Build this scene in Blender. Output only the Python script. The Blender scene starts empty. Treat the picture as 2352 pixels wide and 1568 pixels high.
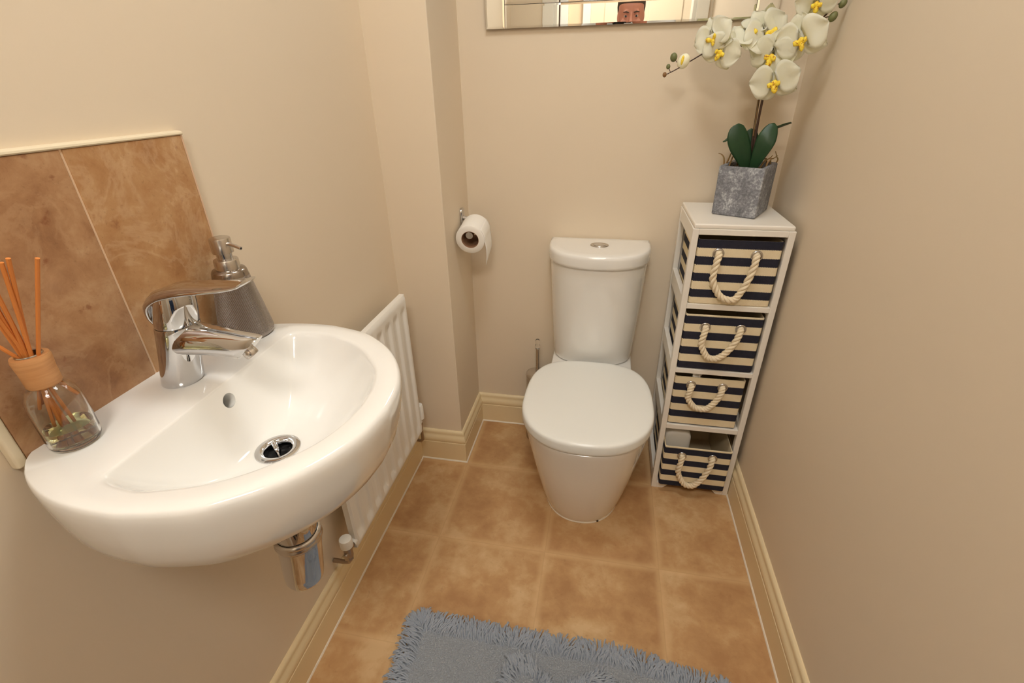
import bpy, math, random
from mathutils import Vector, Matrix, noise
PI = math.pi
C = bpy.context.scene.collection
random.seed(7)

# ------------------------------------------------------------------ helpers
class MB:
    """collects shapes (world coordinates), builds ONE mesh object"""
    def __init__(s):
        s.v = []; s.f = []; s.uv = {}
    def add(s, vs, fs):
        b = len(s.v); s.v += [tuple(v) for v in vs]; s.f += [tuple(i + b for i in f) for f in fs]; return b
    def box(s, x0, x1, y0, y1, z0, z1):
        vs = [(x, y, z) for z in (z0, z1) for y in (y0, y1) for x in (x0, x1)]
        s.add(vs, [(0, 2, 3, 1), (4, 5, 7, 6), (0, 1, 5, 4), (2, 6, 7, 3), (0, 4, 6, 2), (1, 3, 7, 5)]); return s
    def obox(s, c, ax, ay, az, hx, hy, hz):
        c = Vector(c); ax, ay, az = Vector(ax).normalized(), Vector(ay).normalized(), Vector(az).normalized()
        vs = [c + ax * i * hx + ay * j * hy + az * k * hz for k in (-1, 1) for j in (-1, 1) for i in (-1, 1)]
        s.add(vs, [(0, 2, 3, 1), (4, 5, 7, 6), (0, 1, 5, 4), (2, 6, 7, 3), (0, 4, 6, 2), (1, 3, 7, 5)]); return s
    def loft(s, rings, cap0=True, cap1=True, closed=True, loop=False):
        n = len(rings[0]); vs = [p for r in rings for p in r]; fs = []
        m = len(rings)
        for i in range(m if loop else m - 1):
            a = i * n; b = ((i + 1) % m) * n
            for j in range(n if closed else n - 1):
                k = (j + 1) % n
                fs.append((a + j, a + k, b + k, b + j))
        if cap0 and not loop: fs.append(tuple(reversed(range(n))))
        if cap1 and not loop: fs.append(tuple(range((m - 1) * n, m * n)))
        s.add(vs, fs); return s
    def lathe(s, prof, c=(0, 0, 0), n=40, axis=(0, 0, 1), cap0=True, cap1=True, loop=False):
        ax = Vector(axis).normalized(); q = Vector((0, 0, 1)).rotation_difference(ax); c = Vector(c)
        rings = []
        for r, z in prof:
            r = max(r, 1e-5)
            rings.append([c + q @ Vector((r * math.cos(2 * PI * k / n), r * math.sin(2 * PI * k / n), z)) for k in range(n)])
        return s.loft(rings, cap0, cap1, True, loop)
    def tube(s, pts, r, n=12, cap=True, sx=1.0, up=None):
        pts = [Vector(p) for p in pts]; m = len(pts)
        rs = r if isinstance(r, (list, tuple)) else [r] * m
        T = []
        for i in range(m):
            a = pts[max(0, i - 1)]; b = pts[min(m - 1, i + 1)]; T.append((b - a).normalized())
        u = Vector(up) if up else (Vector((0, 0, 1)) if abs(T[0].z) < .9 else Vector((1, 0, 0)))
        N = (u - T[0] * u.dot(T[0])).normalized(); rings = []
        for i in range(m):
            N = (N - T[i] * N.dot(T[i])).normalized(); B = T[i].cross(N)
            rings.append([pts[i] + (N * math.cos(2 * PI * k / n) + B * math.sin(2 * PI * k / n) * sx) * rs[i] for k in range(n)])
        return s.loft(rings, cap, cap)
    def ball(s, c, r, n=16, m=10, sc=(1, 1, 1), rot=None):
        c = Vector(c); rings = []
        for i in range(m + 1):
            a = PI * i / m
            ring = []
            for k in range(n):
                p = Vector((max(math.sin(a), 1e-3) * math.cos(2 * PI * k / n) * sc[0], max(math.sin(a), 1e-3) * math.sin(2 * PI * k / n) * sc[1], -math.cos(a) * sc[2])) * r
                if rot: p = rot @ p
                ring.append(c + p)
            rings.append(ring)
        return s.loft(rings)
    def grid(s, fn, nu, nv):
        vs = [fn(i / nu, j / nv) for j in range(nv + 1) for i in range(nu + 1)]
        fs = [(j * (nu + 1) + i, j * (nu + 1) + i + 1, (j + 1) * (nu + 1) + i + 1, (j + 1) * (nu + 1) + i) for j in range(nv) for i in range(nu)]
        return s.add(vs, fs)
    def build(s, name, mat, parent=None, smooth=35, bevel=0, seg=2, sub=0, recalc=True, label=None, solid=0):
        me = bpy.data.meshes.new(name); me.from_pydata(s.v, [], s.f)
        me.validate()
        if recalc:
            import bmesh
            bm = bmesh.new(); bm.from_mesh(me); bmesh.ops.recalc_face_normals(bm, faces=bm.faces); bm.to_mesh(me); bm.free()
        o = bpy.data.objects.new(name, me); C.objects.link(o)
        if mat: me.materials.append(mat)
        if parent is not None:
            off = origin(parent)
            for v in me.vertices: v.co -= off
            o.parent = parent
        if smooth:
            me.polygons.foreach_set('use_smooth', [True] * len(me.polygons))
            if smooth < 180: me.set_sharp_from_angle(angle=math.radians(smooth))
        if solid:
            md = o.modifiers.new('solid', 'SOLIDIFY'); md.thickness = solid; md.offset = 0
        if bevel:
            md = o.modifiers.new('bevel', 'BEVEL'); md.width = bevel; md.segments = seg; md.limit_method = 'ANGLE'; md.angle_limit = math.radians(40)
            md.harden_normals = False
            if smooth: me.set_sharp_from_angle(angle=math.radians(180))
            md2 = o.modifiers.new('wn', 'WEIGHTED_NORMAL'); md2.keep_sharp = False
        if sub:
            md = o.modifiers.new('sub', 'SUBSURF'); md.levels = sub; md.render_levels = sub
        if label: o['label'] = label
        return o

def origin(o):
    v = Vector((0, 0, 0))
    while o is not None:
        v += o.location; o = o.parent
    return v
def thing(name, label, cat, loc, group=None):
    o = bpy.data.objects.new(name, None); C.objects.link(o); o.location = loc
    o.empty_display_size = .05
    return tag(o, label, cat, group)
def tag(o, label, cat, group=None):
    o['label'] = label; o['category'] = cat
    if group: o['group'] = group
    return o
def struct(o, label=None):
    o['kind'] = 'structure'
    if label: o['label'] = label
    return o
def settle(o):
    """move a single-mesh thing's origin to the base of its mesh"""
    me = o.data; xs = [v.co.copy() for v in me.vertices]
    c = Vector((sum(v.x for v in xs) / len(xs), sum(v.y for v in xs) / len(xs), min(v.z for v in xs)))
    for v in me.vertices: v.co -= c
    o.location = c; return o
def catmull(P, n):
    P = [Vector(p) for p in P]; out = []
    m = len(P) - 1
    for i in range(n + 1):
        t = i / n * m; k = min(int(t), m - 1); u = t - k
        p1, p2 = P[k], P[k + 1]
        p0 = P[k - 1] if k > 0 else p1 * 2 - p2
        p3 = P[k + 2] if k + 2 <= m else p2 * 2 - p1
        out.append(.5 * ((2 * p1) + (p2 - p0) * u + (2 * p0 - 5 * p1 + 4 * p2 - p3) * u * u + (3 * p1 - p0 - 3 * p2 + p3) * u ** 3))
    return out
def lerp(a, b, t): return a + (b - a) * t
def sstep(a, b, x):
    t = max(0, min(1, (x - a) / (b - a))); return t * t * (3 - 2 * t)
def interp(tab, x):
    if x <= tab[0][0]: return tab[0][1]
    for (a, va), (b, vb) in zip(tab, tab[1:]):
        if x <= b: return va + (vb - va) * (x - a) / (b - a)
    return tab[-1][1]

# ------------------------------------------------------------------ materials
def srgb(r, g, b):
    f = lambda c: (c / 255 / 12.92) if c / 255 <= .04045 else ((c / 255 + .055) / 1.055) ** 2.4
    return (f(r), f(g), f(b), 1)
class NT:
    def __init__(s, name):
        s.m = bpy.data.materials.new(name); s.m.use_nodes = True; s.t = s.m.node_tree
        s.p = s.t.nodes['Principled BSDF']
    def n(s, typ, **kw):
        nd = s.t.nodes.new(typ)
        for k, v in kw.items(): setattr(nd, k, v)
        return nd
    def l(s, a, b): s.t.links.new(a, b)
    def val(s, nd, k, v):
        if hasattr(v, 'is_linked') or isinstance(v, bpy.types.NodeSocket): s.l(v, nd.inputs[k])
        else: nd.inputs[k].default_value = v
    def math(s, op, a, b=0.0, c=None):
        nd = s.n('ShaderNodeMath', operation=op); s.val(nd, 0, a); s.val(nd, 1, b)
        if c is not None: s.val(nd, 2, c)
        return nd.outputs[0]
    def mix(s, f, a, b):
        nd = s.n('ShaderNodeMix', data_type='RGBA'); s.val(nd, 0, f); s.val(nd, 6, a); s.val(nd, 7, b); return nd.outputs[2]
    def coord(s, which='Object'):
        return s.n('ShaderNodeTexCoord').outputs[which]
    def sep(s, v):
        nd = s.n('ShaderNodeSeparateXYZ'); s.l(v, nd.inputs[0]); return nd.outputs
    def noise(s, vec, scale, detail=4, rough=.55, dist=0):
        nd = s.n('ShaderNodeTexNoise'); s.l(vec, nd.inputs['Vector'])
        nd.inputs['Scale'].default_value = scale; nd.inputs['Detail'].default_value = detail
        nd.inputs['Roughness'].default_value = rough; nd.inputs['Distortion'].default_value = dist
        return nd.outputs['Fac']
    def ramp(s, f, stops):
        nd = s.n('ShaderNodeValToRGB'); s.l(f, nd.inputs[0]); e = nd.color_ramp.elements
        while len(e) < len(stops): e.new(.5)
        for el, (p, c) in zip(e, stops): el.position = p; el.color = c
        return nd.outputs[0]
    def rng(s, f, a, b, c=0., d=1.):
        nd = s.n('ShaderNodeMapRange', interpolation_type='SMOOTHSTEP'); s.l(f, nd.inputs[0])
        for i, v in enumerate((a, b, c, d)): nd.inputs[i + 1].default_value = v
        return nd.outputs[0]
    def bump(s, h, dist, strength=1):
        nd = s.n('ShaderNodeBump'); s.l(h, nd.inputs['Height']); nd.inputs['Distance'].default_value = dist
        nd.inputs['Strength'].default_value = strength; s.l(nd.outputs[0], s.p.inputs['Normal'])
    def set(s, **kw):
        for k, v in kw.items():
            k = {'base': 'Base Color', 'rough': 'Roughness', 'metal': 'Metallic', 'trans': 'Transmission Weight', 'ior': 'IOR', 'coat': 'Coat Weight',
                 'spec': 'Specular IOR Level', 'sss': 'Subsurface Weight', 'sheen': 'Sheen Weight', 'ec': 'Emission Color', 'es': 'Emission Strength', 'alpha': 'Alpha'}.get(k, k)
            s.val(s.p, k, v)
        return s

def plain(name, col, rough=.5, metal=0., **kw):
    t = NT(name); t.set(base=col, rough=rough, metal=metal, **kw); return t.m
def painted(name, col, rough, bump=.0004, scale=220):
    t = NT(name); co = t.coord(); t.set(rough=rough)
    f = t.noise(co, 1.7, 3); t.set(base=t.mix(t.rng(f, .3, .7), tuple(c * .975 for c in col[:3]) + (1,), col))
    if bump: t.bump(t.noise(co, scale, 3), bump, .35)
    return t.m

WALLC = srgb(229, 214, 192)
M = {}
M['wall'] = plain('magnolia_paint', WALLC, .55)
M['ceiling'] = plain('ceiling_paint', srgb(243, 238, 228), .8)
M['skirting'] = plain('cream_gloss', srgb(236, 217, 178), .32)
M['trim'] = plain('cream_trim', srgb(230, 217, 190), .35)
M['sealant'] = plain('white_sealant', srgb(238, 230, 215), .4)
M['ceramic'] = plain('white_ceramic', srgb(240, 239, 236), .13, coat=.5)
M['seat'] = plain('white_seat_plastic', srgb(238, 239, 236), .22)
M['radiator'] = plain('radiator_enamel', srgb(240, 237, 231), .3)
M['plastic'] = plain('white_plastic', srgb(240, 238, 232), .35)
M['chrome'] = plain('chrome', (.64, .64, .65, 1), .04, 1.0)
M['dullchrome'] = plain('satin_steel', (.62, .59, .56, 1), .22, 1.0)
M['brass'] = plain('dull_nickel', (.42, .34, .27, 1), .3, 1.0)
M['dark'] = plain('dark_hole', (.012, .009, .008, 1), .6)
M['cabinet'] = plain('white_painted_wood', srgb(241, 236, 228), .38)
M['paper'] = plain('toilet_paper', srgb(246, 243, 238), .9)
M['card'] = plain('cardboard_core', srgb(150, 112, 84), .9)
M['reed'] = plain('orange_reed', srgb(214, 132, 62), .6)
M['lining'] = plain('cream_lining', srgb(206, 190, 160), .9)
M['mirror'] = plain('mirror_silver', (.93, .95, .935, 1), .012, 1.0)
M['mirroredge'] = plain('mirror_edge', srgb(52, 46, 42), .25)
M['stem'] = plain('brown_stem', srgb(74, 52, 40), .6)
M['bud'] = None
M['hallwall'] = painted('hall_paint', srgb(238, 212, 178), .6, 0)
M['whitegloss'] = plain('white_gloss_paint', srgb(240, 236, 226), .3); M['creamdoor'] = plain('cream_door_paint', srgb(240, 222, 192), .35)
M['hallfloor'] = plain('hall_carpet', srgb(150, 120, 92), .95)
M['doorshade'] = plain('doorway_shade', srgb(92, 70, 48), .45)  # brown standing in for the shade of a doorway to a dark room
M['skin'] = plain('skin', srgb(205, 140, 118), .5, sss=.0)
M['hair'] = plain('hair', srgb(70, 58, 50), .7)
M['shirt'] = plain('pale_shirt', srgb(222, 222, 222), .85)
M['denim'] = plain('blue_denim', srgb(62, 84, 124), .9)
M['shoe'] = plain('dark_shoe', srgb(40, 34, 30), .5)
M['eyewhite'] = plain('eye_white', srgb(235, 230, 225), .2)
M['iris'] = plain('iris', srgb(50, 50, 55), .2)
M['blackplastic'] = plain('black_plastic', srgb(24, 24, 26), .4)

def m_floor():
    t = NT('vinyl_tile_floor'); co = t.coord(); x, y, z = t.sep(co)
    P = .334
    def cell(s, o):
        u = t.math('DIVIDE', t.math('SUBTRACT', s, o), P); return t.math('FLOOR', u), t.math('FRACT', u)
    ix, fx = cell(x, .178); iy, fy = cell(y, -.601)
    ed = lambda f: t.math('MULTIPLY', t.math('MINIMUM', f, t.math('SUBTRACT', 1.0, f)), P)
    d = t.math('MINIMUM', ed(fx), ed(fy))
    cv = t.n('ShaderNodeCombineXYZ'); t.l(ix, cv.inputs[0]); t.l(iy, cv.inputs[1])
    wn = t.n('ShaderNodeTexWhiteNoise'); t.l(cv.outputs[0], wn.inputs['Vector'])
    off = t.n('ShaderNodeVectorMath', operation='ADD'); t.l(co, off.inputs[0])
    sc = t.n('ShaderNodeVectorMath', operation='SCALE'); t.l(wn.outputs['Color'], sc.inputs[0]); sc.inputs['Scale'].default_value = 9
    t.l(sc.outputs[0], off.inputs[1]); v = off.outputs[0]
    a = t.noise(v, 6, 3, .55, .3); b = t.noise(v, 22, 4, .65, .2); c = t.noise(v, 90, 2)
    f = t.math('ADD', t.math('MULTIPLY', a, .62), t.math('MULTIPLY', b, .38))
    col = t.ramp(f, [(.36, srgb(176, 134, 92)), (.5, srgb(196, 156, 110)), (.64, srgb(216, 184, 140))])
    col = t.mix(t.math('MULTIPLY', t.rng(c, .62, .75), .18), col, srgb(140, 100, 66))
    val = wn.outputs['Value']
    col = t.mix(t.math('MULTIPLY', val, .28), col, srgb(184, 138, 96))
    dn = t.math('ADD', d, t.math('MULTIPLY', t.math('SUBTRACT', b, .5), .016))
    edge = t.rng(dn, .002, .020, 1., 0.)
    col = t.mix(t.math('MULTIPLY', edge, .42), col, srgb(224, 190, 144))
    line = t.rng(d, .0006, .0022, 1., 0.)
    col = t.mix(t.math('MULTIPLY', line, .16), col, srgb(166, 128, 86))
    t.set(base=col, rough=.5, spec=.3)
    return t.m
def m_stone(name, off, cols, pits):
    t = NT(name); co = t.coord()
    ad = t.n('ShaderNodeVectorMath', operation='ADD'); t.l(co, ad.inputs[0]); ad.inputs[1].default_value = off; v = ad.outputs[0]
    a = t.noise(v, 9, 7, .6, .5); b = t.noise(v, 30, 7, .68, .4)
    f = t.math('ADD', t.math('MULTIPLY', a, .55), t.math('MULTIPLY', b, .45))
    col = t.ramp(f, [(.34, cols[0]), (.46, cols[1]), (.56, cols[2]), (.68, cols[3])])
    vein = t.noise(v, 11, 6, .62, .45)
    vm = t.rng(t.math('ABSOLUTE', t.math('SUBTRACT', vein, .52)), 0., .05, 1., 0.)
    col = t.mix(t.math('MULTIPLY', vm, .28), col, cols[3])
    sp = t.noise(v, 38, 4, .6)
    col = t.mix(t.math('MULTIPLY', t.rng(sp, .63, .74), pits), col, srgb(128, 66, 36))
    fine = t.noise(v, 240, 3, .7)
    col = t.mix(t.math('MULTIPLY', t.rng(fine, .6, .72), .25), col, srgb(112, 74, 44))
    t.set(base=col, rough=.36); t.bump(b, .0006, .3); return t.m
M['floor'] = m_floor()
M['stone_left'] = m_stone('travertine_brown', (3.1, .4, 1.7), [srgb(136, 94, 64), srgb(162, 118, 82), srgb(178, 136, 98), srgb(198, 162, 124)], .6)
M['stone_right'] = m_stone('travertine_honey', (8.3, 5.2, 2.9), [srgb(156, 108, 68), srgb(178, 132, 88), srgb(190, 148, 104), srgb(216, 184, 148)], .35)
def m_concrete():
    t = NT('grey_cement'); co = t.coord(); a = t.noise(co, 34, 7, .72, .3); b = t.noise(co, 170, 5, .7)
    f = t.math('ADD', t.math('MULTIPLY', a, .5), t.math('MULTIPLY', b, .5))
    t.set(base=t.ramp(f, [(.38, srgb(96, 97, 103)), (.52, srgb(134, 136, 143)), (.66, srgb(206, 209, 214))]), rough=.75); t.bump(b, .0015, .5); return t.m
M['pot'] = m_concrete()
def m_soap():
    t = NT('knurled_steel'); u, v, w = t.sep(t.coord('UV'))
    h = t.math('MULTIPLY', t.math('SINE', t.math('MULTIPLY', u, 2 * PI * 66)), t.math('SINE', t.math('MULTIPLY', v, 2 * PI * 30)))
    mask = t.math('MULTIPLY', t.rng(v, .05, .07), t.rng(v, .86, .9, 1., 0.))
    t.set(base=(.36, .315, .28, 1), metal=1., rough=.16); t.bump(t.math('MULTIPLY', h, mask), .0022, 1.); return t.m
M['knurl'] = m_soap()
def m_wood():
    t = NT('pale_wood'); co = t.coord(); x, y, z = t.sep(co)
    cv = t.n('ShaderNodeCombineXYZ'); t.l(t.math('MULTIPLY', x, 20), cv.inputs[0]); t.l(t.math('MULTIPLY', y, 20), cv.inputs[1]); t.l(t.math('MULTIPLY', z, 220), cv.inputs[2])
    f = t.noise(cv.outputs[0], 1., 4); t.set(base=t.ramp(f, [(.3, srgb(190, 134, 84)), (.7, srgb(210, 156, 104))]), rough=.55); return t.m
M['wood'] = m_wood()
def m_canvas(name, z0, period, phase):
    """navy and cream woven stripes: stripe edges from the height above the basket's own base"""
    t = NT(name); x, y, z = t.sep(t.coord())
    wob = t.math('MULTIPLY', t.math('SINE', t.math('MULTIPLY', t.math('ADD', x, y), 2 * PI / .0042)), .0007)
    f = t.math('FRACT', t.math('ADD', t.math('DIVIDE', t.math('ADD', z, wob), period), phase))
    s = t.math('GREATER_THAN', f, .5)
    wv = t.math('MULTIPLY', t.math('SINE', t.math('MULTIPLY', t.math('ADD', x, y), 2 * PI / .0028)), t.math('SINE', t.math('MULTIPLY', z, 2 * PI / .0028)))
    n = t.noise(t.coord(), 60, 4)
    cream = t.mix(n, srgb(238, 221, 184), srgb(248, 235, 204)); navy = t.mix(n, srgb(26, 28, 44), srgb(44, 44, 60))
    t.set(base=t.mix(s, cream, navy), rough=.92); t.bump(wv, .0006, .5); return t.m
def m_rope():
    t = NT('cotton_rope'); co = t.coord(); n = t.noise(co, 160, 4); t.set(base=t.mix(n, srgb(230, 212, 180), srgb(246, 233, 208)), rough=.95)
    t.bump(t.noise(co, 500, 3), .0006, .6); return t.m
M['rope'] = m_rope()
def m_petal():
    t = NT('white_petal'); co = t.coord(); n = t.noise(co, 40, 3); t.set(base=t.mix(n, srgb(250, 250, 240), srgb(255, 255, 252)), rough=.6)
    t.set(**{'Subsurface Weight': .0})
    tr = t.n('ShaderNodeBsdfTranslucent'); tr.inputs['Color'].default_value = srgb(250, 248, 215)
    mx = t.n('ShaderNodeMixShader'); mx.inputs[0].default_value = .42; out = t.t.nodes['Material Output']
    t.l(t.p.outputs[0], mx.inputs[1]); t.l(tr.outputs[0], mx.inputs[2]); t.l(mx.outputs[0], out.inputs[0]); return t.m
M['petal'] = m_petal()
def m_lip():
    t = NT('yellow_lip'); n = t.noise(t.coord(), 190, 3, .6); t.set(base=t.ramp(n, [(.40, srgb(250, 228, 78)), (.56, srgb(246, 208, 60)), (.66, srgb(160, 84, 34))]), rough=.55); return t.m
M['lip'] = m_lip()
def m_leaf():
    t = NT('orchid_leaf'); n = t.noise(t.coord(), 24, 4); t.set(base=t.mix(n, srgb(20, 50, 30), srgb(40, 78, 44)), rough=.42); return t.m
M['leaf'] = m_leaf()
def m_bud(name, a, b):
    t = NT(name); n = t.noise(t.coord(), 50, 3); t.set(base=t.mix(n, a, b), rough=.5); return t.m
M['bud'] = m_bud('green_bud', srgb(84, 98, 60), srgb(130, 128, 82)); M['bud_brown'] = m_bud('brown_bud', srgb(120, 82, 48), srgb(150, 112, 64))
M['bud_cream'] = m_bud('cream_bud', srgb(238, 234, 196), srgb(250, 248, 226))
M['moss'] = m_bud('dark_moss', srgb(52, 40, 30), srgb(88, 66, 44)); M['root'] = m_bud('dried_root', srgb(146, 92, 58), srgb(138, 128, 74))
def m_mat(name, a, b, bump):
    t = NT(name); co = t.coord(); n = t.noise(co, 14, 4); f = t.noise(co, 260, 3, .6, .8)
    t.set(base=t.mix(n, a, b), rough=1., sheen=.15); 
    if bump: t.bump(f, .009, 1.)
    return t.m
M['mat'] = m_mat('grey_chenille', srgb(168, 178, 192), srgb(186, 194, 206), True)
M['shag'] = m_mat('grey_shag', srgb(152, 162, 177), srgb(172, 180, 193), False)
def m_glass(name, col, ior):
    t = NT(name); t.set(base=col, rough=.0, trans=1., ior=ior); return t.m
M['glass'] = m_glass('clear_glass', (.97, .99, .975, 1), 1.45); M['oil'] = m_glass('pale_yellow_oil', srgb(248, 245, 190), 1.33)
M['acrylic'] = m_glass('clear_acrylic', (.98, .98, .98, 1), 1.45)
def m_lamp(col, s):
    t = NT('lit_diffuser'); t.set(base=(.9, .9, .9, 1), ec=col, es=s); return t.m

# ------------------------------------------------------------------ the room
LW, RW, BW, FW, CZ = -.015, 1.112, .015, -1.74, 2.38
DX, DY = .1575, -.2453          # boxed-in duct in the back left corner
struct(MB().box(LW - .1, RW + .1, FW - .05, BW + .1, -.1, 0).build('floor', M['floor'], smooth=0))
struct(MB().box(LW - .1, RW + .1, FW - .1, BW + .1, CZ, CZ + .1).build('ceiling', M['ceiling'], smooth=0))
struct(MB().box(LW - .1, LW, FW - .1, BW + .1, 0, CZ).build('wall_left', M['wall'], smooth=0))
struct(MB().box(RW, RW + .1, FW - .1, BW + .1, 0, CZ).build('wall_right', M['wall'], smooth=0))
struct(MB().box(LW, RW, BW, BW + .1, 0, CZ).build('wall_back', M['wall'], smooth=0))
struct(MB().box(LW - .03, DX, DY, BW + .03, -.03, CZ + .03).build('wall_duct', M['wall'], smooth=0, bevel=.003), 'boxed-in duct in the left back corner')
# front wall with the doorway (behind the camera, seen in the mirror)
O0, O1, OH = .236, 1.03, 2.30  # unseen head of the opening raised to let the hall light reach in
U = [(LW, 0), (O0, 0), (O0, OH), (O1, OH), (O1, 0), (RW, 0), (RW, CZ), (LW, CZ)]
def prism_y(outl, y0, y1):
    m = MB(); n = len(outl)
    m.add([(x, y0, z) for x, z in outl] + [(x, y1, z) for x, z in outl],
          [tuple(range(n)), tuple(range(2 * n - 1, n - 1, -1))] + [(i, (i + 1) % n, n + (i + 1) % n, n + i) for i in range(n)])
    return m
struct(prism_y(U, FW - .1, FW).build('wall_front', M['wall'], smooth=0))
A = .062
arch = [(O0 - A, 0), (O0 + .004, 0), (O0 + .004, OH - .004), (O1 - .004, OH - .004), (O1 - .004, 0), (O1 + A, 0), (O1 + A, OH + A), (O0 - A, OH + A)]
struct(prism_y(arch, FW - .002, FW + .016).build('trim_1', M['whitegloss'], smooth=0, bevel=.004), 'white door architrave on the room side')
lin = [(O0 - .001, 0), (O0 + .022, 0), (O0 + .022, OH - .022), (O1 - .022, OH - .022), (O1 - .022, 0), (O1 + .001, 0), (O1 + .001, OH + .001), (O0 - .001, OH + .001)]
struct(prism_y(lin, FW - .102, FW - .001).build('trim_2', M['whitegloss'], smooth=0, bevel=.002), 'white door lining')
# hall beyond the doorway
HY = -2.82
struct(MB().box(-1.2, 2.4, HY - .1, FW - .05, -.1, 0).build('floor_hall', M['hallfloor'], smooth=0))
struct(MB().box(-1.2, 2.4, HY - .1, FW - .1, CZ, CZ + .1).build('ceiling_hall', M['ceiling'], smooth=0))
struct(MB().box(-1.2, 2.4, HY - .1, HY, 0, CZ).build('wall_hall', M['hallwall'], smooth=0))
struct(MB().box(-1.3, -1.2, HY - .1, FW - .1, 0, CZ).build('wall_hall_left', M['hallwall'], smooth=0))
struct(MB().box(2.4, 2.5, HY - .1, FW - .1, 0, CZ).build('wall_hall_right', M['hallwall'], smooth=0))
def hall_door(name, x0, x1, mat, label):
    d = struct(MB().box(x0, x1, HY, HY + .035, .005, 2.0).build(name, mat, smooth=0, bevel=.003), label)
    w = (x1 - x0)
    for a, b in ((.13, .45), (.55, .87)):
        for z0, z1 in ((.2, .85), (1.05, 1.85)):
            MB().box(x0 + w * a, x0 + w * b, HY + .03, HY + .047, z0, z1).build('raised_panel', mat, d, smooth=0, bevel=.008)
    MB().lathe([(.006, 0), (.006, .03), (.02, .035), (.026, .05), (.02, .063), (.002, .066)], (x1 - .06, HY + .035, 1.0), 20, (0, 1, 0)).build('door_knob', M['chrome'], d)
    f = .06
    fr = [(x0 - f, 0), (x0, 0), (x0, 2.0), (x1, 2.0), (x1, 0), (x1 + f, 0), (x1 + f, 2.0 + f), (x0 - f, 2.0 + f)]
    prism_y(fr, HY, HY + .05).build('door_frame', M['whitegloss'], d, smooth=0, bevel=.005)
hall_door('door_1', .40, 1.16, M['creamdoor'], 'cream panelled door across the hall')
hall_door('dark_doorway', -.56, .17, M['doorshade'], 'dark brown door standing in for an unlit doorway across the hall')

# skirting boards
SK = [(.015, 0), (.015, .082), (.0125, .0835), (.0125, .0865), (.0150, .088), (.0158, .094), (.0152, .101), (.0125, .108), (.0098, .1125), (.0088, .117), (.0092, .1205), (.0088, .125), (.0065, .1295), (.003, .132), (0, .132), (0, 0)]
def skirt(name, p0, p1, nrm, m0, m1):
    p0, p1, nrm = Vector((*p0, 0)), Vector((*p1, 0)), Vector((*nrm, 0)); t = (p1 - p0).normalized()
    ring = lambda prof: ([p0 + nrm * d - t * (m0 * d) + Vector((0, 0, z)) for d, z in prof], [p1 + nrm * d + t * (m1 * d) + Vector((0, 0, z)) for d, z in prof])
    b = struct(MB().loft(list(ring(SK))).build(name, M['skirting'], smooth=28))
    se = [(.0145, 0), (.0185, 0), (.0178, .002), (.0162, .0042), (.0145, .005)]
    MB().loft(list(ring(se))).build('sealant_bead', M['sealant'], b, smooth=0)
skirt('baseboard_left', (LW, FW), (LW, DY), (1, 0), 0, -1)
skirt('baseboard_duct_front', (LW, DY), (DX, DY), (0, -1), -1, 1)
skirt('baseboard_duct_side', (DX, DY), (DX, BW), (1, 0), 1, -1)
skirt('baseboard_back', (DX, BW), (RW, BW), (0, -1), -1, -1)
skirt('baseboard_right', (RW, BW), (RW, FW), (-1, 0), -1, 0)

# ------------------------------------------------------------------ tiled splashback
sp = thing('tile_splashback', 'brown travertine tile splashback on the wall behind the basin', 'splashback', (LW, -1.09, .89))
T0, T1, TJ, TB, TT = -1.272, -.917, -1.0935, .880, 1.193
MB().box(LW, LW + .010, TJ + .0015, T1, TB, TT).build('tile', M['stone_right'], sp, smooth=0, bevel=.0012, label='honey travertine tile with cloudy veins, right of the joint')
MB().box(LW, LW + .010, T0, TJ - .0015, TB, TT).build('tile', M['stone_left'], sp, smooth=0, bevel=.0012, label='darker brown travertine tile, left of the joint')
MB().box(LW, LW + .0088, TJ - .0016, TJ + .0016, TB, TT).build('grout_joint', plain('pinkish_grout', srgb(222, 190, 158), .8), sp, smooth=0)
m = MB(); m.loft([[(LW + a, y, TT + .0003 + b) for a, b in ((0, 0), (.0105, 0), (.0118, .0016), (.0112, .0038), (.009, .0054), (.005, .006), (0, .006))] for y in (T0 - .012, T1 + .003)])
m.build('top_trim', M['trim'], sp, smooth=30)
MB().box(LW, LW + .0095, T1 + .0002, T1 + .003, TB + .01, TT).build('edge_trim', plain('tile_edge_filler', srgb(220, 186, 156), .6), sp, smooth=0)
MB().box(LW, LW + .012, T0 - .012, T0 - .0003, TB, TT).build('side_trim', M['trim'], sp, smooth=0, bevel=.003)

# ------------------------------------------------------------------ wash basin
YC, RZ, DRX = -1.1165, .891, .18
HALF = [(-.006, .150), (.003, .164), (.024, .181), (.05, .194), (.08, .204), (.112, .2095), (.15, .2115), (.18, .2095), (.237, .195), (.27, .175), (.298, .152), (.3235, .122), (.345, .084), (.358, .045), (.3635, 0)]
oc = catmull([(x, d, 0) for x, d in HALF], 80)
outer = [Vector((p.x, YC - p.y)) for p in oc] + [Vector((p.x, YC + p.y)) for p in reversed(oc[:-1])]
INH = [(.112, .168), (.125, .1745), (.15, .178), (.175, .177), (.222, .161), (.255, .141), (.281, .116), (.307, .082), (.322, .04), (.3265, 0)]
ic = catmull([(x, d, 0) for x, d in INH], 60)
inner = [Vector((p.x, YC - p.y)) for p in ic] + [Vector((p.x, YC + p.y)) for p in reversed(ic[:-1])]
def ray(poly, c, a):
    d = Vector((math.cos(a), math.sin(a))); best = None; n = len(poly)
    for i in range(n):
        p, q = poly[i], poly[(i + 1) % n]; e = q - p
        den = d.x * e.y - d.y * e.x
        if abs(den) < 1e-12: continue
        w = p - c; t = (w.x * e.y - w.y * e.x) / den; s = (w.x * d.y - w.y * d.x) / den
        if t > 0 and -1e-6 <= s <= 1 + 1e-6 and (best is None or t > best): best = t
    return best
cen = Vector((DRX, YC)); NA = 176
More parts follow.
